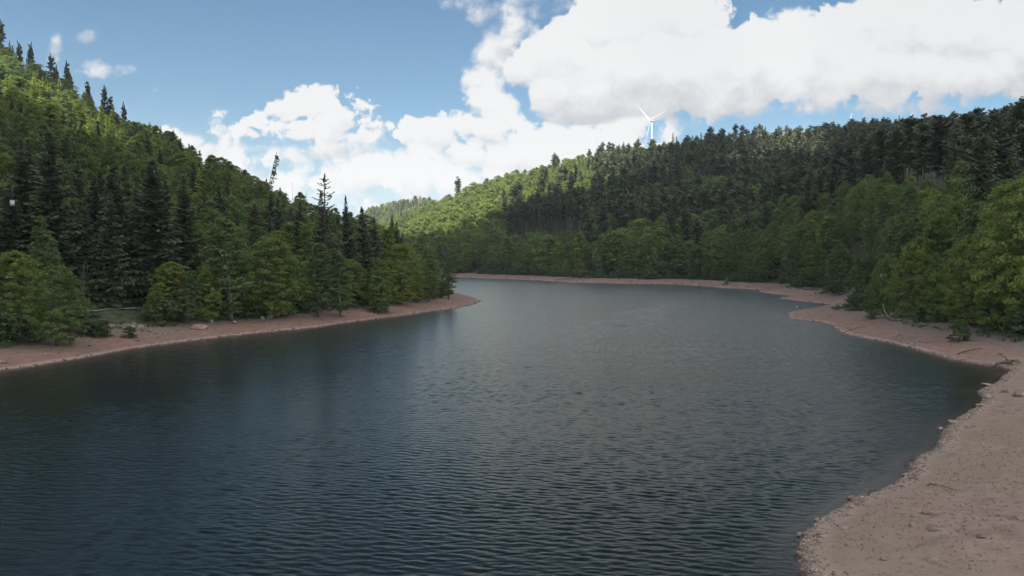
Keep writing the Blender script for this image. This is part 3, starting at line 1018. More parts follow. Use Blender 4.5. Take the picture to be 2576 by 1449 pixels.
for a in [
    ('broad', 2195, 128, 700, 0.67, 'low bright green bushy tree at the end of the right bank trees', 1),
    ('broad', 2235, 128, 640, 0.59, 'pointed bright green tree behind the pale fallen branch', 2),
    ('broad', 2290, 122, 612, 0.70, 'green layered tree beside the pale fallen branch', 0),
    ('broad', 2268, 150, 538, 0.85, 'large grey-brown domed tree above the right bank row', 3),
    ('broad', 2400, 140, 510, 0.74, 'tall mid-green tree behind the right bank row', 4),
    ('birch', 2480, 122, 505, 1.3, 'wispy pale birch between the tall tree and the picture edge', 0),
    ('broad', 2360, 112, 635, 0.67, 'dark green tree above the grey rock patch', 1),
    ('broad', 2430, 106, 600, 0.78, 'yellow-green layered tree overhanging the red bank', 0),
    ('broad', 2500, 102, 590, 0.74, 'dark tree with deep shade below over the right bank', 4),
    ('broad', 2560, 97, 455, 0.74, 'tallest bright green tree at the right edge of the picture', 3),
    ('broad', 2610, 95, 520, 0.74, 'bushy tree half cut by the right picture edge', 0),
    ('birch', 2160, 150, 668, 1.2, 'light birch just behind the low bright bushy tree', 2),
    ('birch', 2110, 200, 612, 1.4, 'pale birch on the bay shore', 1),
    ('birch', 1990, 268, 612, 1.5, 'tall pale birch at the head of the small bay', 0),
    ('shrub', 2418, 95, 808, 0.7, 'small round shrub alone on the red slope under the trees', 0),
    ('broad', 2330, 132, 600, 0.67, 'olive tree squeezed behind the layered tree', 2),
]:
    put_at(a[0], a[1], a[2], a[3], a[4], a[5], a[6], ROW_R)
SKYT = 'spruces on the skyline of the left hill'
for n, (u, vt, wf) in enumerate([(17, 62, .8), (38, 116, .75), (58, 117, .75), (88, 118, .7), (125, 138, .85), (148, 175, .8), (187, 166, .75), (210, 194, .7), (238, 210, .75), (262, 222, .8), (292, 242, .8), (320, 264, .75)]):
    put_at('spruce', u, 376, vt, wf, ('first second third fourth fifth sixth seventh eighth ninth tenth eleventh twelfth'.split()[n]) + ' skyline spruce from the left on the left hill crest', None, SKYT)
put_at('fir', 1153, 846, 444, 1.0, 'lone tall fir on the skyline beside the pale valley hill', 1)
FIXED_XY = [(t['x'], t['y'], t['wf'] * t['H'] / NOMH[t['kind']] * NOMW[t['kind']] / 2) for t in TREES]

# everything else, on a jittered grid
cand = []


def scatter(x0, x1, y0, y1, step, seed):
    r_ = np.random.default_rng(seed)
    xs, ys = np.meshgrid(np.arange(x0, x1, step), np.arange(y0, y1, step))
    n = xs.size
    return xs.ravel() + r_.uniform(-0.5, 0.5, n) * step * 0.95, ys.ravel() + r_.uniform(-0.5, 0.5, n) * step * 0.95


def fill(x, y, hill):
    s = shore_dist(x, y)
    z = terrain(x, y, s)
    u = azu(x, y)
    ok = (y > 20) & (u > -420) & (u < 3000)
    if hill == 'A':
        t = (y - tab(u, HILL_A, 1)) / (tab(u, HILL_A, 2) - tab(u, HILL_A, 1))
        ok &= (u < 1200) & (s > 11.5) & (t < 1.12) & (y < 430)
    else:
        t = (y - tab(u, HILL_B, 1)) / (tab(u, HILL_B, 2) - tab(u, HILL_B, 1))
        ok &= (s > 13.5) & (t < 1.08) & ~((u < 1215) & (y < 440)) & ~((x > 4) & (y < 88)) & (u > 700)
    idx = np.nonzero(ok)[0]
    for i in idx:
        xi, yi, si, ti, ui = x[i], y[i], s[i], t[i], u[i]
        # keep clear: the small lawn, the fixed trees
        if hill == 'A' and 205 < ui < 372 and yi < 113:
            continue
        if any((xi - fx) ** 2 + (yi - fy) ** 2 < (0.6 * fw + 0.6) ** 2 for fx, fy, fw in FIXED_XY):
            continue
        q = rt.random()
        spruce_only = hill == 'A' and 195 < ui < 420 and ti < 0.14
        vg = float(project(xi, yi, z[i] + 8)[1])
        nz = float(fbm(np.array([xi / 45]), np.array([yi / 45]), 3, 40)[0])
        if hill == 'A':
            if spruce_only:
                k = 'spruce'
            elif si < 18:
                k = 'shrub' if q < 0.35 else ('broad' if q < 0.75 else 'birch')
            elif si < 26:
                k = 'broad' if q < 0.5 else ('birch' if q < 0.7 else 'spruce')
            elif ti < 0.17:
                k = 'spruce' if q < 0.50 else ('birch' if q < 0.68 else 'broad')
            elif ti > 0.42 and ui < 440:
                k = 'spruce' if q < 0.10 else ('larch' if q < .42 else ('birch' if q < .6 else 'broad'))
            else:
                k = 'broad' if q < 0.36 + nz * 1.2 else ('spruce' if q < 0.56 else ('birch' if q < 0.93 else 'larch'))
            H = {'spruce': rt.uniform(14, 23), 'broad': rt.uniform(10, 16), 'birch': rt.uniform(11, 17), 'larch': rt.uniform(11, 17), 'shrub': rt.uniform(1.6, 3.4)}[k]
            if k == 'spruce':
                H *= 0.78 if ti > 0.17 else 0.85
            if si < 18 and k in ('broad', 'birch'):
                H *= 0.62
        else:
            bright = (ui < 1265 and ti > 0.30) or (ui < 1500 and ti > 0.46) or (ui < 1100 and ti > .22)
            if si < 19:
                k = 'shrub' if q < 0.4 else ('broad' if q < 0.7 else 'birch')
            elif si < 26:
                k = 'broad' if q < 0.55 else 'birch'
            elif ti < 0.13 + 0.14 * smooth(ui, 1500, 1900) * 0.5:
                k = 'broad' if q < 0.60 else ('birch' if q < 0.88 else 'fir')
            elif bright:
                k = 'larch' if q < 0.42 else ('broad' if q < (0.985 if ui < 1360 else 0.88) else 'fir')
            elif ui < 1290 and ti < 0.42:
                k = 'spruce' if q < 0.22 else ('larch' if q < 0.45 else ('broad' if q < 0.85 else 'fir'))
            else:
                k = 'broad' if q < (0.30 if ti < .55 else .40) + nz * 2.4 else ('fir' if q < 0.88 else 'spruce')
            H = {'fir': rt.uniform(23, 33), 'spruce': rt.uniform(19, 28), 'broad': rt.uniform(13, 21), 'birch': rt.uniform(13, 20), 'larch': rt.uniform(10, 17), 'shrub': rt.uniform(2, 4)}[k]
            if ui < 1265 and k in ('fir', 'spruce'):
                H = rt.uniform(11, 18)
            if ui > 2140 and ti < 0.18:
                H *= 0.85
            if ti > 0.8 and k in ('fir', 'spruce'):
                H = rt.uniform(15, 23) if rt.random() < 0.68 else rt.uniform(24, 32)
            if si < 19 and k in ('broad', 'birch'):
                H *= 0.55
        wf = rt.uniform(0.85, 1.2) * (1.3 if k == 'spruce' and hill == 'A' else 1.0)
        if k == 'larch' and hill == 'B':
            wf *= 1.1
        if hill == 'B' and ui > 2100 and ti < 0.3 and k == 'broad':
            wf *= 0.66
        mdl = None
        if hill == 'B' and 1265 < ui < 1465:
            # the stand whose bare stems show above a low fringe
            if 0.06 < ti < 0.16:
                k, H = ('broad' if q < 0.7 else 'birch'), rt.uniform(9, 13)
            elif 0.16 <= ti < 0.30:
                k, H = ('broad' if q < 0.7 else 'birch'), rt.uniform(5, 7.5)
            elif 0.30 <= ti < 0.44:
                k, H, mdl = 'fir', rt.uniform(22, 26), 2
        put(k, xi, yi, H, wf, mdl)


# a fringe of willows where the woods meet the bare banks
for (ax_, ay_), (bx_, by_) in zip(PA, PB):
    mxx, myy = (ax_ + bx_) / 2, (ay_ + by_) / 2
    if myy < 60 or myy > 470 or (mxx > 4 and myy < 78) or (mxx < -60 and myy > 250):
        continue
    L = math.hypot(bx_ - ax_, by_ - ay_)
    nx_, ny_ = -(by_ - ay_) / max(L, 1e-6), (bx_ - ax_) / max(L, 1e-6)
    for kk in range(int(L / 2.6 + rt.random())):
        f = rt.random()
        off = rt.uniform(10.5, 14.0) if mxx < 0 and myy < 240 else rt.uniform(12.5, 17.5)
        for sgn in (1, -1):
            X_, Y_ = ax_ + (bx_ - ax_) * f + sgn * nx_ * off, ay_ + (by_ - ay_) * f + sgn * ny_ * off
            ds = float(shore_dist([X_], [Y_])[0])
            ui = float(azu(np.array([X_]), np.array([Y_]))[0])
            if ds < off - 1.2 or (X_ > 4 and Y_ < 88) or (205 < ui < 372 and Y_ < 113 and X_ < 0):
                continue
            put('shrub', X_, Y_, rt.uniform(1.8, 4.2), rt.uniform(0.9, 1.3))


fill(*scatter(-420, 10, 60, 440, 5.7, 1), 'A')
fill(*scatter(-420, 640, 60, 960, 7.5, 2), 'B')
fill(*scatter(52, 210, 88, 190, 5.2, 4), 'B')
# the pale hill at the end of the valley
xs, ys = scatter(-380, 40, 1130, 1620, 10.0, 3)
us = azu(xs, ys)
for i in np.nonzero((us > 860) & (us < 1260))[0]:
    q = rt.random()
    put('fir' if q < 0.45 else ('larch' if q < 0.8 else 'broad'), xs[i], ys[i], rt.uniform(16, 26), 1.25)
tx = np.array([t['x'] for t in TREES])
ty = np.array([t['y'] for t in TREES])
tz = terrain(tx, ty)
for t, z in zip(TREES, tz):
    t['z'] = float(z) - 0.1

# ------------------------------------------------------------------ which trees show
BW, BH = 1288, 724
hit_any = np.zeros(len(TREES), bool)
area = np.zeros(len(TREES))
HH = np.array([t['H'] for t in TREES])
WW = np.array([t['H'] / NOMH[t['kind']] * NOMW[t['kind']] * t['wf'] for t in TREES])
tz = tz - 0.1
order = np.argsort(ty)
for pas, offx in enumerate((0.0, -14.0, 14.0)):
    buf = np.zeros((BH, BW), bool)
    for i in order:
        u0, vb = project(tx[i] - offx, ty[i], tz[i])
        _, vt = project(tx[i] - offx, ty[i], tz[i] + HH[i])
        hw = FOC * WW[i] / 2 / ty[i]
        ya, yb = max(int(vt / 2), 0), min(int(vb / 2), BH - 1)
        if yb <= ya or u0 + hw < 0 or u0 - hw > 2576:
            continue
        con = TREES[i]['kind'] in ('spruce', 'larch')
        got = 0
        for yy in range(ya, yb + 1):
            f = (yy - ya + 0.5) / (yb - ya + 1)
            wv = hw * (f ** 0.8 if con else math.sqrt(max(0.0, 1 - (2 * f - 1) ** 2)))
            a, b = max(int((u0 - wv) / 2), 0), min(int((u0 + wv) / 2) + 1, BW)
            if b > a:
                seg_ = buf[yy, a:b]
                got += (b - a) - int(seg_.sum())
                seg_[:] = True
        if pas == 0:
            area[i] = got
        if got > 0:
            hit_any[i] = True
LIMIT = {'spruce': 290, 'fir': 250, 'larch': 160, 'broad': 290, 'birch': 250, 'shrub': 150}
single = np.zeros(len(TREES), bool)
for k in LIMIT:
    ids = [i for i in range(len(TREES)) if TREES[i]['kind'] == k and area[i] >= 14 and ty[i] < 900]
    ids.sort(key=lambda i: (not TREES[i]['fixed'], -area[i]))
    for i in ids[:LIMIT[k]]:
        single[i] = True
for i, t in enumerate(TREES):
    if t['fixed']:
        single[i] = True

# ------------------------------------------------------------------ trees as things
ORD = 'first second third fourth fifth sixth seventh eighth ninth tenth eleventh twelfth thirteenth fourteenth fifteenth sixteenth seventeenth eighteenth nineteenth twentieth'.split()
TENS = {2: 'twenty', 3: 'thirty', 4: 'forty', 5: 'fifty', 6: 'sixty'}


def ordinal(n):
    if n <= 20:
        return ORD[n - 1]
    if n % 10 == 0:
        return TENS[n // 10][:-1] + 'ieth'
    return TENS[n // 10] + '-' + ORD[n % 10 - 1]


def zone(i):
    u, vv = project(tx[i], ty[i], tz[i] + HH[i] * 0.7)
    u, vv = float(u), float(vv)
    if ty[i] < 440 and u < 1215 and tx[i] < 0:
        ua = float(azu(tx[i], ty[i]))
        t = (ty[i] - tab(ua, HILL_A, 1)) / (tab(ua, HILL_A, 2) - tab(ua, HILL_A, 1))
        row = 'at foot of' if t < 0.12 else ('low on' if t < 0.35 else ('midway up' if t < 0.7 else 'atop'))
        colm = 'above broad yellow-green tree' if u < 205 else ('above the lawn' if u < 400 else ('above bank boulders' if u < 640 else ('near ragged spruce' if u < 830 else 'towards peninsula tip')))
        return f'{row} left hill {colm}', 'on the left hill'
    ub = float(azu(tx[i], ty[i]))
    t = (ty[i] - tab(ub, HILL_B, 1)) / (tab(ub, HILL_B, 2) - tab(ub, HILL_B, 1))
    row = 'at shore of' if t < 0.07 else ('low on' if t < 0.22 else ('midway up' if t < 0.6 else 'atop'))
    colm = 'past the peninsula' if u < 1280 else ('by bare-trunk stand' if u < 1480 else ('under tall turbine' if u < 1760 else ('above beach stump' if u < 1960 else ('behind small bay' if u < 2150 else 'above right bank'))))
    return f'{row} far hill {colm}', 'on the far hill'


def tone(i):
    k = TREES[i]['kind']
    return {'spruce': 'dark', 'fir': 'dark', 'larch': 'light green', 'broad': 'green', 'birch': 'pale green', 'shrub': 'low'}[k]


byzone = {}
for i in np.nonzero(single)[0]:
    if TREES[i]['label'] is None:
        zt, zg = zone(i)
        byzone.setdefault((TREES[i]['kind'], zt, zg), []).append(i)
for (k, zt, zg), ids in byzone.items():
    ids.sort(key=lambda i: float(project(tx[i], ty[i], tz[i])[0]))
    for n, i in enumerate(ids):
        TREES[i]['label'] = (f'{ordinal(n + 1)} {tone(i)} {WORD[k]} from the left {zt}') if len(ids) > 1 else f'only {tone(i)} {WORD[k]} standing {zt}'
        TREES[i]['group'] = f'{WORD[k]}s {zg}'.replace('spruces', 'spruces')

for i in np.nonzero(single)[0]:
    t = TREES[i]
    k = t['kind']
    sc = t['H'] / NOMH[k]
    parts = t['fixed'] or ty[i] < 340
    loc = (t['x'], t['y'], t['z'])
    scale = (sc * t['wf'], sc * t['wf'], sc)
    if parts:
        L = NEARM[k]
        tm, cm = L[(t['model'] if t['model'] is not None else rt.randrange(len(L))) % len(L)]
        e = bpy.data.objects.new(OBJN[k], None)
        e.empty_display_size = 1.0
        COL.objects.link(e)
        e.location, e.rotation_euler, e.scale = loc, (rt.uniform(-.02, .02), rt.uniform(-.02, .02), t['rot']), scale
        obj('trunk', tm, e)
        obj('crown', cm, e)
    else:
        L = ONEM[k]
        e = obj(OBJN[k], L[rt.randrange(len(L))][0])
        e.location, e.rotation_euler, e.scale = loc, (0, 0, t['rot']), scale
    tag(e, t['label'], CATN[k], t['group'])

# ------------------------------------------------------------------ the rest of the forest: two masses
def mass(name, kinds):
    VV, FF, MM, TT, n = [], [], [], [], 0
    mats = []
    for k in kinds:
        mats += [MLA[k], MB[k]]
    for ki, k in enumerate(kinds):
        ids = [i for i in range(len(TREES)) if TREES[i]['kind'] == k and not single[i] and hit_any[i]]
        for mi, (_, (V, F, M)) in enumerate(ONEM[k]):
            sub = np.array([i for i in ids if i % len(ONEM[k]) == mi], int)
            if not len(sub):
                continue
            sc = HH[sub] / NOMH[k]
            wf = np.array([TREES[i]['wf'] for i in sub]) * sc
            ro = np.array([TREES[i]['rot'] for i in sub])
            c, s = np.cos(ro), np.sin(ro)
            x = (V[None, :, 0] * c[:, None] - V[None, :, 1] * s[:, None]) * wf[:, None] + tx[sub][:, None]
            y = (V[None, :, 0] * s[:, None] + V[None, :, 1] * c[:, None]) * wf[:, None] + ty[sub][:, None]
            z = V[None, :, 2] * sc[:, None] + tz[sub][:, None]
            VV.append(np.stack([x, y, z], -1).reshape(-1, 3).astype(np.float32))
            FF.append((F[None] + (np.arange(len(sub)) * len(V))[:, None, None]).reshape(-1, 4) + n)
            MM.append(np.tile(M + 2 * ki, len(sub)))
            TT.append(np.repeat(np.random.default_rng(mi + 7 * ki).uniform(0, 1, len(sub)), len(V)))
            n += len(sub) * len(V)
    V, F, M, T = np.vstack(VV), np.vstack(FF), np.concatenate(MM), np.concatenate(TT)
    bad = (F[:, 2] == F[:, 3])
    F, M = F[~bad], M[~bad]           # trunk end caps are buried or hidden in the crown
    me = mesh_from(name, V, F, mats, M, attrs={'tint': T})
    o = obj(name, me)
    tag(o, kind='stuff')
    print(name, len(V), len(F))
    return o


fo = mass('conifer_forest', ['fir', 'spruce', 'larch'])
fb = mass('broadleaf_forest', ['broad', 'birch', 'shrub'])
print('TREES', len(TREES), 'single', int(single.sum()), 'shown', int(hit_any.sum()), {k: int(sum(single[i] and TREES[i]['kind'] == k for i in range(len(TREES)))) for k in LIMIT})


# ------------------------------------------------------------------ unseen cloud added behind the camera, cut to shade all but the lit slopes
CZ = 1500.0
step = 14.0
hd = np.array([sd.x, sd.y]) / sd.z
gxs, gys = np.meshgrid(np.arange(-760, 900, step), np.arange(-140, 1120, step), indexing='ij')     # shaded ground, to be carried up along the sun's direction
n0 = gxs.shape
# cloud points in the plane z = CZ, by the ground point at z = 0 below them along the sunlight
px_, py_ = gxs.ravel(), gys.ravel()
tx_, ty_, tzz = px_.copy(), py_.copy(), np.zeros(px_.size)
found = np.zeros(px_.size, bool)
for zz in np.arange(190, -1, -6.0):
    qx, qy = px_ + hd[0] * zz, py_ + hd[1] * zz
    todo = np.nonzero(~found)[0]
    h = terrain(qx[todo], qy[todo]) + 10.0
    hitn = todo[h >= zz]
    tx_[hitn], ty_[hitn], tzz[hitn] = qx[hitn], qy[hitn], zz
    found[hitn] = True
uu, vv = project(tx_, ty_, tzz)


isA = (tx_ < 0) & (ty_ < 470) & (uu < 1200)
ua_ = azu(tx_, ty_)
tA_ = (ty_ - tab(ua_, HILL_A, 1)) / (tab(ua_, HILL_A, 2) - tab(ua_, HILL_A, 1))
tB_ = (ty_ - tab(ua_, HILL_B, 1)) / (tab(ua_, HILL_B, 2) - tab(ua_, HILL_B, 1))
nzl = fbm(tx_ / 55, ty_ / 55, 3, 123)
lit = isA & (ua_ < 440) & (tA_ > 0.33 + 0.0002 * np.maximum(ua_, 0) + nzl * 0.15)
lit |= ~isA & (ty_ > 300) & (((ua_ < 1250) & (tB_ > 0.20 + nzl * 0.2)) | ((ua_ >= 1250) & (ua_ < 1600) & (tB_ > 0.47 + nzl * 0.3)) | ((ua_ >= 1600) & (ua_ < 2120) & (tB_ > 0.45) & (nzl > -0.05)))
lit |= (ty_ > 1000)
shadew = (~lit).astype(float).reshape(n0)
edge = np.minimum.reduce([smooth(gxs, -760, -690), smooth(gxs, 900, 830), smooth(gys, -140, -80), smooth(gys, 1120, 1050)])
T = shadew * edge
for _ in range(2):
    T = (T + np.roll(T, 1, 0) + np.roll(T, -1, 0) + np.roll(T, 1, 1) + np.roll(T, -1, 1)) / 5
T = T + fbm(gxs / 70, gys / 70, 4, 77) * 0.34
body = np.clip(T - 0.42, 0, None)
top = CZ + 150 * body ** 0.6 * (1 + 0.7 * fbm(gxs / 90, gys / 90, 5, 5))
bot = CZ - 30 * body ** 0.5 * (1 + fbm(gxs / 60, gys / 60, 4, 15))
X0, Y0 = gxs + hd[0] * CZ, gys + hd[1] * CZ
on = body > 0
nx, ny = n0
i = np.arange(nx - 1)[:, None] * ny + np.arange(ny - 1)[None, :]
Fq = np.stack([i, i + ny, i + ny + 1, i + 1], -1).reshape(-1, 4)
kf = on.ravel()[Fq].any(1)
Vt = np.stack([X0.ravel(), Y0.ravel(), top.ravel()], 1)
Vb = np.stack([X0.ravel(), Y0.ravel(), bot.ravel() - 0.5], 1)
m, t, out = mat('shade_cloud_white')
p = t.n('ShaderNodeBsdfDiffuse')
p.inputs[0].default_value = (0.9, 0.9, 0.9, 1)
tl = t.n('ShaderNodeBsdfTranslucent')
tl.inputs[0].default_value = (0.8, 0.8, 0.8, 1)
mx = t.n('ShaderNodeMixShader')
mx.inputs[0].default_value = 0.3
t.link(p.outputs[0], mx.inputs[1])
t.link(tl.outputs[0], mx.inputs[2])
t.link(mx.outputs[0], out.inputs[0])
me = mesh_from('unseen_shade_cloud', np.vstack([Vt, Vb]), np.vstack([Fq[kf], Fq[kf][:, ::-1] + len(Vt)]), [m], smooth_=True)
tag(obj('unseen_shade_cloud', me), kind='structure')


# ------------------------------------------------------------------ stones
def ico(sub):
    import bmesh
    bm = bmesh.new()
    bmesh.ops.create_icosphere(bm, subdivisions=sub, radius=1.0)
    V = np.array([v.co[:] for v in bm.verts])
    F = np.array([[v.index for v in f.verts] for f in bm.faces])
    bm.free()
    return V, F


ICO3, ICO1, ICO2 = ico(4), ico(1), ico(2)


def boulder_mesh(name, seed, size, m):
    V, F = ICO3
    rng = np.random.default_rng(seed)
    V = V.copy()
    # planed faces, then roughness
    for _ in range(9):
        n = rng.normal(0, 1, 3)
        n /= np.linalg.norm(n)
        d = V @ n
        lim = rng.uniform(0.55, 0.85)
        V -= np.clip(d - lim, 0, None)[:, None] * n * 0.9
    o = rng.uniform(0, 50, 3)
    k = fbm(V[:, 0] * 1.7 + o[0] + V[:, 2], V[:, 1] * 1.7 + o[1] - V[:, 2], 4, seed)
    V *= (1 + 0.22 * k)[:, None]
    V *= np.array(size) * 0.62
    return mesh_from(name, V, F, [m], smooth_=True)


def boulder(u, v, wpx, hpx, label, seed, m, name='boulder', group=None, flat=0.8):
    x, y, z = ground_at(u, v)
    wd = max(wpx * y / FOC, 0.15)
    ht = max(hpx * y / FOC, 0.12)
    o = obj(name, boulder_mesh(name, seed, (wd, wd * flat, ht * 1.25), m), loc=(x, y, z + ht * 0.25))
    o.rotation_euler = (random.Random(seed).uniform(-.15, .15), random.Random(seed + 1).uniform(-.15, .15), random.Random(seed + 2).uniform(-.6, .6))
    tag(o, label, 'boulder' if name == 'boulder' else 'rock', group)
    return o


GB = 'boulders on the left bank'
for n, (u, v, wp, hp, lab) in enumerate([
    (353, 831, 20, 15, 'pale rounded boulder at the lawn end, largest of its heap'),
    (336, 826, 18, 11, 'grey flat boulder leaning on the pale rounded one'),
    (336, 816, 12, 6, 'thin slab jutting up behind the pale rounded boulder'),
    (378, 833, 11, 6, 'small boulder just past the pale rounded one'),
    (388, 840, 12, 4, 'low dark stone on the red soil below the heap'),
    (413, 842, 8, 4, 'small flat stone on the red bank near the dark shrub'),
    (434, 836, 9, 4, 'small pale stone on red soil under the dark tree'),
    (445, 830, 7, 5, 'small upright stone under the pale spreading tree'),
    (504, 828, 34, 13, 'wide reddish slab boulder in the middle of the bank'),
    (532, 812, 10, 9, 'upright grey block at the top of the bank'),
    (590, 815, 12, 9, 'blunt grey stone block below the pointed birch'),
    (556, 836, 9, 4, 'single brown stone lying mid bank'),
    (660, 804, 12, 8, 'grey boulder touching the slanting grey slab'),
    (678, 800, 20, 10, 'slanting grey slab under the yellowish maple'),
    (298, 845, 14, 6, 'grey stone in the shade under the first bank trees'),
    (285, 846, 9, 5, 'smaller grey stone beside the shaded one'),
    (8, 914, 22, 10, 'pale smooth boulder at the water by the picture edge'),
    (700, 818, 12, 4, 'dark flat stone on the red bank under the maple'),
    (945, 826 - 30, 9, 5, 'pale stone above the green shrub on the bank'),
    (1140, 764, 10, 4, 'red stone near the peninsula tip'),
]):
    boulder(u, v, wp, hp, lab, 500 + n, M_REDSTONE if 'red' in lab and 'on the red' not in lab and 'on red' not in lab else M_STONE, group=GB)
GR = 'boulders at the right cove'
for n, (u, v, wp, hp, lab) in enumerate([
    (2532, 986, 24, 9, 'dark brown mound-like boulder on the beach by the cove'),
    (2568, 996, 34, 16, 'large brown boulder at the right picture edge by the cove'),
    (2495, 1002, 28, 6, 'flat pale slab at the cove waterline'),
    (2466, 1022, 18, 7, 'dark pointed rock standing in the cove shallows'),
    (2484, 970, 30, 6, 'long flat slab on the cove shore'),
    (2400, 1062, 22, 5, 'flat dark stone at the waterline below the cove'),
    (2366, 1080, 14, 6, 'pale stone at the waterline where the shore turns'),
    (2280, 1196, 20, 5, 'dark wet stone lying at the shore bend'),
    (2145, 1255, 20, 8, 'dark flat rock on the waterline, middle of the beach'),
    (2055, 1310, 15, 8, 'pale boulder on the pebble strip of the beach point'),
    (2012, 1348, 14, 9, 'pale rounded stone at the tip of the beach point'),
]):
    boulder(u, v, wp, hp, lab, 560 + n, M_REDSTONE, group=GR, flat=0.9)
GC = 'grey rocks in the patch on the right bank'
rp = random.Random(3)
for n in range(22):
    u = rp.uniform(2232, 2318)
    v = 846 + (u - 2250) * 0.16 + rp.uniform(-6, 16)
    boulder(u, v, rp.uniform(4, 11), rp.uniform(2.5, 5), 'grey rock in the loose patch on the red right bank', 600 + n, M_STONE, 'rock', GC)
GF = 'clods on the near beach'
for n, (u, v, wp, hp, lab) in enumerate([
    (2332, 1292, 24, 8, 'dark brown clod on the pinkish beach, tallest of the middle group'),
    (2300, 1300, 16, 6, 'small clod just left of the tallest one'),
    (2296, 1322, 16, 6, 'angular clod below the small one'),
    (2350, 1330, 34, 5, 'long flat brown slab lying on the beach'),
    (2126, 1330, 20, 5, 'flat dark clod alone near the beach point'),
    (2348, 1218, 16, 8, 'dark stone by the brown stain on the beach'),
    (2222, 1410, 14, 7, 'small dark clod towards the bottom of the beach'),
    (2345, 1412, 26, 8, 'broad dark clod at the bottom of the beach'),
    (2560, 1305, 26, 8, 'dark clod at the right picture edge of the beach'),
    (2470, 1352, 22, 5, 'flat dark clod on the grassy part of the beach'),
    (2440, 1074, 20, 5, 'low brown clod on the beach behind the shore bend'),
]):
    boulder(u, v, wp, hp, lab, 640 + n, M_CLOD, 'clod', GF, 0.9)


def scatter_stones(name, pts, sizes, m, seed):
    rng = np.random.default_rng(seed)
    V0, F0 = ICO1
    n = len(pts)
    jit = rng.normal(0, 0.16, (n, len(V0), 3))
    V = (V0[None] + jit) * sizes[:, None, None] * rng.uniform(0.7, 1.3, (n, 1, 3)) * np.array([1, 1, 0.55])
    a = rng.uniform(0, 6.28, n)
    c, s = np.cos(a)[:, None], np.sin(a)[:, None]
    X, Y = V[:, :, 0] * c - V[:, :, 1] * s, V[:, :, 0] * s + V[:, :, 1] * c
    V = np.stack([X, Y, V[:, :, 2]], -1) + pts[:, None, :]
    F = F0[None] + (np.arange(n) * len(V0))[:, None, None]
    me = mesh_from(name, V.reshape(-1, 3), F.reshape(-1, 3), [m])
    return tag(obj(name, me), kind='stuff')


def along_shore(per_m, smin, smax, cond, seed, power=1.0):
    rng = np.random.default_rng(seed)
    out = []
    for a, b in zip(PA, PB):
        mx_, my_ = (a + b) / 2
        if not cond(mx_, my_):
            continue
        L = np.hypot(*(b - a))
        n = rng.poisson(L * per_m)
        if n:
            t = rng.uniform(0, 1, n)[:, None]
            off = rng.uniform(-smax - .3, smax + .3, (n, 2))
            out.append(a + (b - a) * t + off)
    P = np.vstack(out)
    s = shore_dist(P[:, 0], P[:, 1])
    k = (s > smin) & (s < smin + (smax - smin) * rng.uniform(0, 1, len(s)) ** power)
    return P[k]


def on_ground(P, dz=0.0):
    return np.column_stack([P, terrain(P[:, 0], P[:, 1]) + dz])


rng = np.random.default_rng(8)
P = along_shore(260, 0.1, 1.25, lambda x, y: x > 5 and 15 < y < 90, 1, 0.7)
scatter_stones('pebble_gravel', on_ground(P, 0.01), rng.uniform(0.025, 0.085, len(P)) * np.where(rng.uniform(0, 1, len(P)) < 0.04, 2.0, 1.0), M_PEBBLE, 1)
P = along_shore(16, 0.05, 1.2, lambda x, y: x < 0 and 40 < y < 260, 2, 0.8)
P2 = along_shore(10, 0.05, 1.2, lambda x, y: x > 20 and 85 < y < 240, 3, 0.8)
P3 = along_shore(22, 3.0, 14.0, lambda x, y: x < 0 and 40 < y < 230, 4)
P4 = along_shore(9, 1.5, 14.0, lambda x, y: x > 20 and 78 < y < 260, 5)
P5 = along_shore(9, 0.3, 12.0, lambda x, y: -40 < x and 260 < y < 470, 6)
P = np.vstack([P, P2, P3, P4, P5])
sz_ = np.concatenate([rng.uniform(0.05, 0.16, len(P) - len(P5)), rng.uniform(0.15, 0.42, len(P5))])
scatter_stones('bank_gravel', on_ground(P, 0.01), sz_ * np.where(rng.uniform(0, 1, len(P)) < 0.05, 2.0, 1.0), M_STONE, 2)
# crumbs of soil and thin grass on the wide beach
m_soil = stone_mat('soil_crumbs', (0.15, 0.105, 0.085, 1), (0.27, 0.19, 0.155, 1))
Q = np.column_stack([rng.uniform(8, 75, 26000), rng.uniform(22, 84, 26000)])
s = shore_dist(Q[:, 0], Q[:, 1])
cl = fbm(Q[:, 0] / 3.0, Q[:, 1] / 3.0, 3, 61)
Q1 = Q[(s > 0.8) & (cl > 0.10)][:2600]
scatter_stones('soil_rubble', on_ground(Q1, 0.0), rng.uniform(0.015, 0.05, len(Q1)), m_soil, 3)
Q2 = Q[(s > 1.6) & (fbm(Q[:, 0] / 9.0, Q[:, 1] / 9.0, 4, 88) > -0.02)]
G3 = on_ground(Q2)
g = Geo()
for k in range(3):
    n = len(G3)
    a = rng.uniform(0, 6.28, n)
    hgt = rng.uniform(0.02, 0.06, n)
    A = np.column_stack([rng.normal(0, .02, n), rng.normal(0, .02, n), hgt])
    B = np.column_stack([np.cos(a) * .018, np.sin(a) * .018, np.zeros(n)])
    C = G3 + np.column_stack([rng.normal(0, .05, n), rng.normal(0, .05, n), hgt * 0.5])
    g.cards(C, A, B)
m_gr = leaf_mat('dry_grass', (0.20, 0.165, 0.095, 1), (0.26, 0.215, 0.135, 1), (0.29, 0.24, 0.16, 1), 0.3)
tag(obj('beach_grass', g.mesh('beach_grass', [m_gr])), kind='stuff')


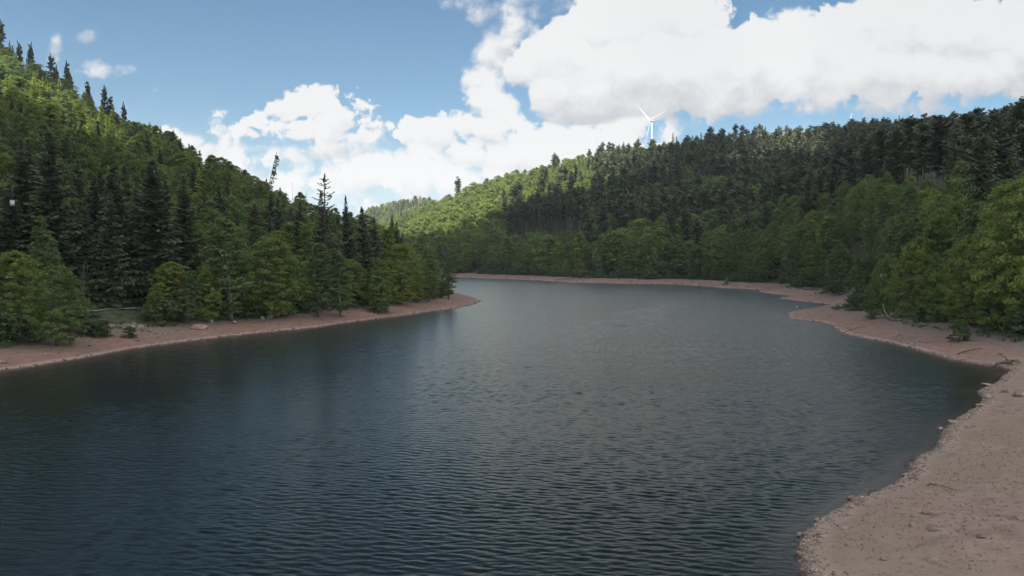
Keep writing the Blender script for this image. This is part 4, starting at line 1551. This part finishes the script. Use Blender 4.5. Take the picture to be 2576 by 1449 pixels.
# weeds and brambles along the foot of the woods
def weeds(name, cond, per_m, lo, hi, seed):
    r_ = np.random.default_rng(seed)
    P_ = along_shore(per_m, lo, hi, cond, seed)
    G_ = on_ground(P_)
    g_ = Geo()
    for k_ in range(7):
        n_ = len(G_)
        h_ = r_.uniform(0.15, 0.55, n_) * (0.5 + fbm(P_[:, 0] / 4, P_[:, 1] / 4, 3, seed) + 0.5)
        th_ = r_.uniform(0, 6.28, n_)
        A_ = np.column_stack([r_.normal(0, .12, n_), r_.normal(0, .12, n_), h_ * .55])
        B_ = np.column_stack([np.cos(th_) * .09, np.sin(th_) * .09, r_.normal(0, .03, n_)])
        g_.cards(G_ + np.column_stack([r_.normal(0, .22, n_), r_.normal(0, .22, n_), h_ * .5]), A_, B_)
    return tag(obj(name, g_.mesh(name, [MLA['shrub']])), kind='stuff')


weeds('bank_weeds', lambda x, y: (x < 0 and 40 < y < 260) or (x > 20 and 84 < y < 260), 30, 9.0, 15.0, 21)

# ------------------------------------------------------------------ lawn and forest road in the gap of the left bank
def sheet(name, corners, m, lift, nx_=24, ny_=10, kind='structure'):
    c = [np.array(ground_at(*q)[:2]) for q in corners]
    a, b = np.linspace(0, 1, nx_)[:, None, None], np.linspace(0, 1, ny_)[None, :, None]
    Pq = (c[0] * (1 - a) + c[1] * a) * (1 - b) + (c[3] * (1 - a) + c[2] * a) * b
    Pq = Pq.reshape(-1, 2)
    Pq = Pq + np.column_stack([fbm(Pq[:, 0] * .8, Pq[:, 1] * .8, 3, 5), fbm(Pq[:, 0] * .8, Pq[:, 1] * .8, 3, 6)]) * (1.6 if name == 'lawn' else 0.5)
    V = on_ground(Pq, lift)
    ii = np.arange(nx_ - 1)[:, None] * ny_ + np.arange(ny_ - 1)[None, :]
    F = np.stack([ii, ii + ny_, ii + ny_ + 1, ii + 1], -1).reshape(-1, 4)
    o = obj(name, mesh_from(name, V, F, [m], smooth_=True))
    return tag(o, kind=kind)


m_lawn = flat_mat('mown_grass', (0.050, 0.066, 0.032), 0.9, 0.45, 0.9)
m_road = flat_mat('gravel_road', (0.26, 0.25, 0.205), 0.95, 0.25, 2.0)
sheet('lawn', [(212, 816), (368, 812), (372, 783), (206, 788)], m_lawn, 0.14)
sheet('path', [(205, 787), (380, 780), (380, 777), (205, 785)], m_road, 0.20)


# ------------------------------------------------------------------ dead wood
def curve_pts(a, b, sag, n=9, wob=0.0, seed=0):
    r_ = np.random.default_rng(seed)
    a, b = np.array(a, float), np.array(b, float)
    t = np.linspace(0, 1, n)[:, None]
    P = a + (b - a) * t
    P += np.sin(t * math.pi) * np.array(sag)
    P[1:-1] += r_.normal(0, wob, (n - 2, 3))
    return P


# pale fallen branch on the right bank
xa, ya, za = ground_at(2262, 806)
xb = (2222 - 1288) / FOC * (ya + 2)
zb = CAMZ + (648 - 764) / FOC * (ya + 2)
e = bpy.data.objects.new('fallen_branch', None)
COL.objects.link(e)
e.location = (xa, ya, za)
tag(e, 'long pale curved dead branch hanging down to the ground before the right bank trees', 'branch')
g = Geo()
Pm = curve_pts((0.3, 0, 0.08), (xb - xa, 2.0, zb - za), (-0.5, 0, -0.9), 10, 0.03, 1)
g.tube(Pm, np.linspace(0.11, 0.04, 10), 7)
obj('stem', g.mesh('stem', [M_PALE], True), e)
for k, (i0, d) in enumerate([(1, (1.4, .2, .15)), (3, (.8, -.4, .5)), (6, (-.6, .2, .6))]):
    g = Geo()
    g.tube(curve_pts(Pm[i0], Pm[i0] + np.array(d), (0, 0, .1), 5, .02, k), np.linspace(.04, .012, 5), 5)
    obj('twig', g.mesh('twig', [M_PALE], True), e)

# upturned root at the cove
x, y, z = ground_at(2532, 922)
e = bpy.data.objects.new('driftwood_root', None)
COL.objects.link(e)
e.location = (x, y, z)
tag(e, 'tangled dark driftwood root lying at the cove corner', 'driftwood')
g = Geo()
g.tube(curve_pts((-1.7, -.3, .05), (.5, .2, .45), (0, 0, .15), 8, .03, 2), np.linspace(.10, .22, 8), 8)
obj('stump_log', g.mesh('stump_log', [M_DEAD], True), e)
rr_ = random.Random(4)
for k in range(8):
    a = rr_.uniform(-1.2, 2.4)
    L = rr_.uniform(.7, 1.5)
    g = Geo()
    g.tube(curve_pts((.45, .2, .4), (.45 + math.cos(a) * L, .2 + rr_.uniform(-.6, .6), max(.05, .35 + math.sin(a) * L * .8)), (rr_.uniform(-.2, .2), 0, rr_.uniform(-.1, .3)), 7, .04, k), np.linspace(.09, .02, 7), 6)
    obj('root', g.mesh('root', [M_DEAD], True), e)

# log lines and sticks
for n, (u0, v0, u1, v1, r0_, lab) in enumerate([
    (2410, 892, 2474, 877, .081, 'thin dark fallen log slanting across the red right bank'),
    (2300, 1160, 2276, 1174, .05, 'dark forked stick at the waterline of the shore bend'),
    (2330, 1222, 2400, 1232, .025, 'thin dark stick lying across the beach'),
    (2180, 1248, 2215, 1236, .04, 'dark stick at the water edge of the beach'),
    (1446, 703, 1400, 704, .22, 'long dark log at the water on the far beach'),
    (2122, 838, 2175, 822, .06, 'low dark branch lying on the spit beach'),
]):
    a_, b_ = ground_at(u0, v0), ground_at(u1, v1)
    o_ = np.array(a_)
    g = Geo()
    g.tube(curve_pts((0, 0, r0_ * .8), np.array(b_) - o_ + np.array([0, 0, r0_ * .8]), (0, .25, r0_), 8, .03, n), np.linspace(r0_, r0_ * .35, 8), 7)
    d_ = np.array(b_) - o_
    g.tube([d_ * .55 + np.array([0, 0, r0_]), d_ * .72 + np.array([.1, .3, r0_ * 5])], [r0_ * .5, r0_ * .15], 5)
    o = obj('log' if r0_ > .08 else 'stick', g.mesh('log', [M_DEAD], True), loc=tuple(o_))
    tag(o, lab, 'log' if r0_ > .08 else 'stick')


# stumps left by the low water
def stump(u, v, hp, wp, lab, seed):
    x, y, z = ground_at(u, v)
    h, r = hp * y / FOC, wp * y / FOC / 2
    r_ = random.Random(seed)
    e = bpy.data.objects.new('tree_stump', None)
    COL.objects.link(e)
    e.location = (x, y, z)
    tag(e, lab, 'stump', 'dead stumps on the far beach')
    g = Geo()
    hs = [0, .12, .3, .6, 1.0]
    g.tube([(r_.uniform(-.05, .05) * h * q, r_.uniform(-.05, .05) * h * q, h * q) for q in hs], [r * q for q in (1.35, 1.1, .9, .8, .7)], 9)
    for k in range(5):
        a = 6.28 * k / 5 + r_.uniform(-.3, .3)
        g.tube([(0, 0, .55 * h * r_.uniform(.5, 1.6)), (math.cos(a) * r * .6, math.sin(a) * r * .6, h * r_.uniform(.9, 1.2))], [r * .35, r * .12], 5)
    obj('bole', g.mesh('bole', [M_DEAD], True), e)
    for k in range(6):
        a = 6.28 * k / 6 + r_.uniform(-.4, .4)
        L = r * r_.uniform(2.0, 3.6)
        g = Geo()
        g.tube([(math.cos(a) * r * .5, math.sin(a) * r * .5, h * .28), (math.cos(a) * L * .6, math.sin(a) * L * .6, h * .1), (math.cos(a) * L, math.sin(a) * L, -.05)], [r * .4, r * .26, r * .08], 6)
        obj('root', g.mesh('root', [M_DEAD], True), e)


for n, a in enumerate([(1459, 701, 8, 4, 'dark stump nearest the log on the far beach'), (1477, 700, 6, 8, 'squat black stump between two thinner stumps'), (1485, 699, 8, 3.5, 'thin upright stump beside the squat black one'),
                       (1609, 704, 8, 3, 'thin leaning stump on the pale far beach'), (1622, 703, 9, 4, 'taller stump next to the thin leaning one'), (1827, 716, 13, 9, 'big dark stump standing alone on the far beach'), (1869, 707, 6, 2, 'slim short stump under the shore trees past the big stump')]):
    stump(*a, 40 + n)

# ------------------------------------------------------------------ single odd trees
def odd_tree(name, label, u, dist, trunkG, crownG, bark, leaf, cat='spruce tree', rot=0.0, sc=1.0, group=None):
    x = (u - 1288) / FOC * dist
    z = float(terrain([x], [dist])[0]) - .1
    e = bpy.data.objects.new(name, None)
    COL.objects.link(e)
    e.location, e.rotation_euler, e.scale = (x, dist, z), (0, 0, rot), (sc, sc, sc)
    obj('trunk', trunkG.mesh('trunk', [bark], True), e)
    if crownG is not None:
        obj('crown', crownG.mesh('crown', [leaf]), e)
    tag(e, label, cat, group)
    return e, z


z0 = float(terrain([(820 - 1288) / FOC * 146], [146])[0])
Hr = CAMZ + (648 - 438) / FOC * 146 - z0
tg, cg = conifer(401, Hr, 5.0, 0.22, 0.75, 4, 'ragged', 0.42, 0.22, 0.55, 0.013, True)
odd_tree('spruce_tree', 'tall ragged spruce with open drooping branches sticking out above the peninsula', 820, 146, tg, cg, MB['spruce'], ML['spruce'])

# leaning tree on the left crest: a long bare stem with a few limp sprays on the lower side
dist = 318.0
zb_ = float(terrain([(626 - 1288) / FOC * dist], [dist])[0])
tip = np.array([(700 - 626) / FOC * dist, 0, CAMZ + (648 - 384) / FOC * dist - zb_])
tg, cg = Geo(), Geo()
Pm = curve_pts((0, 0, 0), tip, (-.5, 0, .3), 12)
tg.tube(Pm, np.linspace(.40, .10, 12), 7)
Cs, As, Bs = [], [], []
r_ = np.random.default_rng(6)
for k in range(40):
    f = r_.uniform(.60, 1.0)
    b = Pm[0] + (tip - Pm[0]) * f
    L = r_.uniform(1.0, 2.6) * (1.25 - f)* 1.6 + .4
    d = np.array([r_.uniform(.35, 1.0), r_.uniform(-.7, .7), -r_.uniform(.1, .55)])
    d /= np.linalg.norm(d)
    tg.tube([b, b + d * L * .5 + np.array([0, 0, .12]), b + d * L], [.09, .06, .03], 4, cap=False)
    for q in np.linspace(.1, 1, 14):
        c = b + d * L * q + r_.normal(0, .16, 3) + np.array([0, 0, -.12 - .35 * q * r_.uniform(0, 1)])
        v_ = d * .5 + r_.normal(0, .4, 3) + np.array([0, 0, -.5])
        v_ /= np.linalg.norm(v_)
        Cs.append(c)
        As.append(v_ * r_.uniform(.24, .50))
        Bs.append(np.cross(v_, r_.normal(0, 1, 3)) * .17)
cg.cards(np.array(Cs), np.array(As), np.array(Bs))
odd_tree('leaning_spruce', 'thin leaning spruce with drooping sprays only near its tip, on the left crest', 626, dist, tg, cg, MB['fir'], ML['spruce'])


def snag(u, dist, vtop, label, seed, bark, twigs=7, th=0.16):
    z = float(terrain([(u - 1288) / FOC * dist], [dist])[0])
    H = CAMZ + (648 - vtop) / FOC * dist - z
    r_ = np.random.default_rng(seed)
    g = Geo()
    Pm = curve_pts((0, 0, 0), (r_.normal(0, .3), 0, H), (r_.normal(0, .3), 0, 0), 9, .05, seed)
    g.tube(Pm, np.linspace(th, .03, 9), 6)
    for k in range(twigs):
        f = r_.uniform(.55, .98)
        b = Pm[0] + (Pm[-1] - Pm[0]) * f
        a = r_.uniform(0, 6.28)
        L = r_.uniform(.8, 2.2) * (1.2 - f) + .4
        g.tube([b, b + np.array([math.cos(a) * L * .5, math.sin(a) * L * .5, L * .5]), b + np.array([math.cos(a) * L * .7, math.sin(a) * L * .7, L])], [.05, .03, .01], 4)
    odd_tree('dead_tree', label, u, dist, g, None, bark, None, 'dead tree', group='bare dead trees on the left hill')


snag(737, 285, 458, 'bare forked dead tree top on the left skyline right of the leaning spruce', 1, M_PALE, 8)
snag(772, 270, 478, 'thin grey dead stem on the left skyline before the tall ragged spruce', 2, M_DEAD, 5)
snag(218, 103, 655, 'pale bare young tree with upswept twigs standing before dark spruces', 5, M_DEAD, 14, .09)
# bare-trunk stand: individual stems are part of the firs

# ------------------------------------------------------------------ small man-made things
# grey box hung in the spruces
dist = 101.0
x, zc_ = (36 - 1288) / FOC * dist, CAMZ + (648 - 511) / FOC * dist
e = bpy.data.objects.new('hanging_box', None)
COL.objects.link(e)
e.location = (x, dist, zc_)
tag(e, 'small pale grey box hanging among the dark spruces at the left', 'box')


def box_geo(g, c, s, m=0):
    c, s = np.array(c, float), np.array(s, float) / 2
    V = np.array([[a, b, d] for a in (-1, 1) for b in (-1, 1) for d in (-1, 1)]) * s + c
    g.add(V, [(0, 1, 3, 2), (4, 6, 7, 5), (0, 4, 5, 1), (2, 3, 7, 6), (0, 2, 6, 4), (1, 5, 7, 3)], m)


g = Geo()
box_geo(g, (0, 0, 0), (.48, .30, .72))
obj('body', g.mesh('body', [flat_mat('weathered_white', (.52, .53, .55), .7, .15)]), e)
g = Geo()
box_geo(g, (0, 0, .405), (.56, .40, .07))
obj('lid', g.mesh('lid', [M_STRAP]), e)
g = Geo()
g.tube([(0, 0, .44), (.02, .05, 1.1), (-.25, .4, 2.3), (-.4, 2.0, 2.6)], [.03, .03, .05, .09], 5)
obj('hanger', g.mesh('hanger', [M_DEAD], True), e)

# slim pole with a white plate among the right bank trees
dist = 132.0
x = (2216 - 1288) / FOC * dist
z = float(terrain([x], [dist])[0])
zt_ = CAMZ + (648 - 690) / FOC * dist
e = bpy.data.objects.new('marker_pole', None)
COL.objects.link(e)
e.location = (x, dist, z)
tag(e, 'slim grey pole with a small white plate standing among the right bank trees', 'pole')
g = Geo()
g.tube([(0, 0, -.3), (0, 0, (zt_ - z) * .5), (0, 0, zt_ - z)], [.05, .045, .04], 8)
obj('shaft', g.mesh('shaft', [M_GREY], True), e)
g = Geo()
box_geo(g, (0, -.065, zt_ - z - .3), (.24, .03, .58))
obj('plate', g.mesh('plate', [M_WHITE]), e)

# small white buoy in the bay
x, y = on_water(2005, 772.5)
e = bpy.data.objects.new('buoy', None)
COL.objects.link(e)
e.location = (x, y, 0)
tag(e, 'small white buoy floating in the bay before the beach spit', 'buoy')
V, F = ICO2
obj('float', mesh_from('float', V * np.array([.22, .22, .2]) + np.array([0, 0, .08]), F, [M_WHITE], smooth_=True), e)
g = Geo()
g.tube([(0, 0, .2), (0, 0, .42)], [.04, .03], 8)
obj('top_eye', g.mesh('top_eye', [M_GREY], True), e)


# ------------------------------------------------------------------ wind turbines
def blade_mesh(Lb, wide=0.85):
    g = Geo()
    n, k = 14, 10
    V = []
    for i in range(n):
        f = i / (n - 1)
        ch = wide * Lb * (0.032 + 0.036 * math.sin(min(1, f / 0.22) * math.pi / 2) * (f > 0)) * (1 - 0.86 * max(0, f - 0.12) / 0.88)
        th = ch * (0.95 if f < 0.03 else 0.30)
        tw = R_(18) * (1 - f)
        for j in range(k):
            a = 2 * math.pi * j / k
            cx, cy = ch / 2 * math.cos(a) - ch * 0.12, th / 2 * math.sin(a)
            V.append((cx * math.cos(tw) - cy * math.sin(tw), cx * math.sin(tw) + cy * math.cos(tw) - 0.03 * Lb * f * f, 1.2 + f * (Lb - 1.2)))
    F = []
    for i in range(n - 1):
        for j in range(k):
            F.append((i * k + j, i * k + (j + 1) % k, (i + 1) * k + (j + 1) % k, (i + 1) * k + j))
    g.add(V, F)
    return g.mesh('blade', [M_WHITE], True)


def turbine(u, vhub, dist, phi0, yaw, Lb, wide, label):
    x = (u - 1288) / FOC * dist
    zh = CAMZ + (648 - vhub) / FOC * dist
    zg = float(terrain([x], [dist])[0])
    e = bpy.data.objects.new('wind_turbine', None)
    COL.objects.link(e)
    e.location, e.rotation_euler = (x, dist, zg), (0, 0, yaw)
    tag(e, label, 'wind turbine', 'wind turbines behind the far hill')
    H = zh - zg
    g = Geo()
    g.tube([(0, 4.2, -2), (0, 4.2, H * .5), (0, 4.2, H - 1.5)], [2.1, 1.8, 1.3], 20)
    obj('tower', g.mesh('tower', [M_WHITE], True), e)
    g = Geo()
    secs = [(-1.2, 1.2), (0.2, 2.0), (3, 2.4), (9, 2.3), (12.5, 1.7), (13.2, .9)]
    V, F, k = [], [], 16
    for (yy, r) in secs:
        for j in range(k):
            a = 2 * math.pi * j / k
            ca, sa = math.cos(a), math.sin(a)
            q = 0.5
            V.append((r * math.copysign(abs(ca) ** q, ca), yy, H + r * math.copysign(abs(sa) ** q, sa)))
    for i_ in range(len(secs) - 1):
        for j in range(k):
            F.append((i_ * k + j, i_ * k + (j + 1) % k, (i_ + 1) * k + (j + 1) % k, (i_ + 1) * k + j))
    V += [(0, secs[0][0], H), (0, secs[-1][0], H)]
    for j in range(k):
        F.append((len(V) - 2, (j + 1) % k, j, j))
        F.append((len(V) - 1, (len(secs) - 1) * k + j, (len(secs) - 1) * k + (j + 1) % k, (len(secs) - 1) * k + (j + 1) % k))
    g.add(V, F)
    na = obj('nacelle', g.mesh('nacelle', [M_WHITE], True), e)
    g = Geo()
    for sx_ in (-1, 1):
        box_geo(g, (sx_ * 2.43, 6.2, H - .9), (.12, 7.5, 1.5))
    box_geo(g, (0, 6.2, H - 2.42), (4.0, 7.5, .12))
    obj('red_band', g.mesh('red_band', [M_RED]), na)
    g = Geo()
    g.tube([(0, -3.8, H), (0, -3.2, H), (0, -2.2, H), (0, -1.1, H)], [.3, 1.1, 1.7, 1.9], 16)
    obj('hub', g.mesh('hub', [M_WHITE], True), e)
    bm_ = blade_mesh(Lb, wide)
    for k3 in range(3):
        b = obj('blade', bm_, e)
        b.matrix_local = Matrix.Translation((0, -2.2, H)) @ Matrix.Rotation(phi0 + k3 * 2 * math.pi / 3, 4, 'Y')
    return e


turbine(1634, 307, 2000, R_(-45), R_(-57), 67, 0.85, 'white wind turbine with red band showing hub and tower above the far hill')
turbine(2122, 344, 2350, R_(12), R_(-8), 72, 1.5, 'wind turbine of which only one white blade tip shows above the trees')

# ------------------------------------------------------------------ air
V = np.array([[a, b, c] for a in (-3500, 3500) for b in (-1500, 6200) for c in (-9.0, 520.0)], float)
me = mesh_from('haze', V, [(0, 1, 3, 2), (4, 6, 7, 5), (0, 4, 5, 1), (2, 3, 7, 6), (0, 2, 6, 4), (1, 5, 7, 3)])
m, t, out = mat('thin_air')
pv = t.n('ShaderNodeVolumePrincipled')
pv.inputs['Color'].default_value = (0.90, 0.93, 0.97, 1)
pv.inputs['Density'].default_value = 0.00011
pv.inputs['Anisotropy'].default_value = 0.0
t.link(pv.outputs[0], out.inputs['Volume'])
me.materials.append(m)
tag(obj('haze', me), kind='stuff')
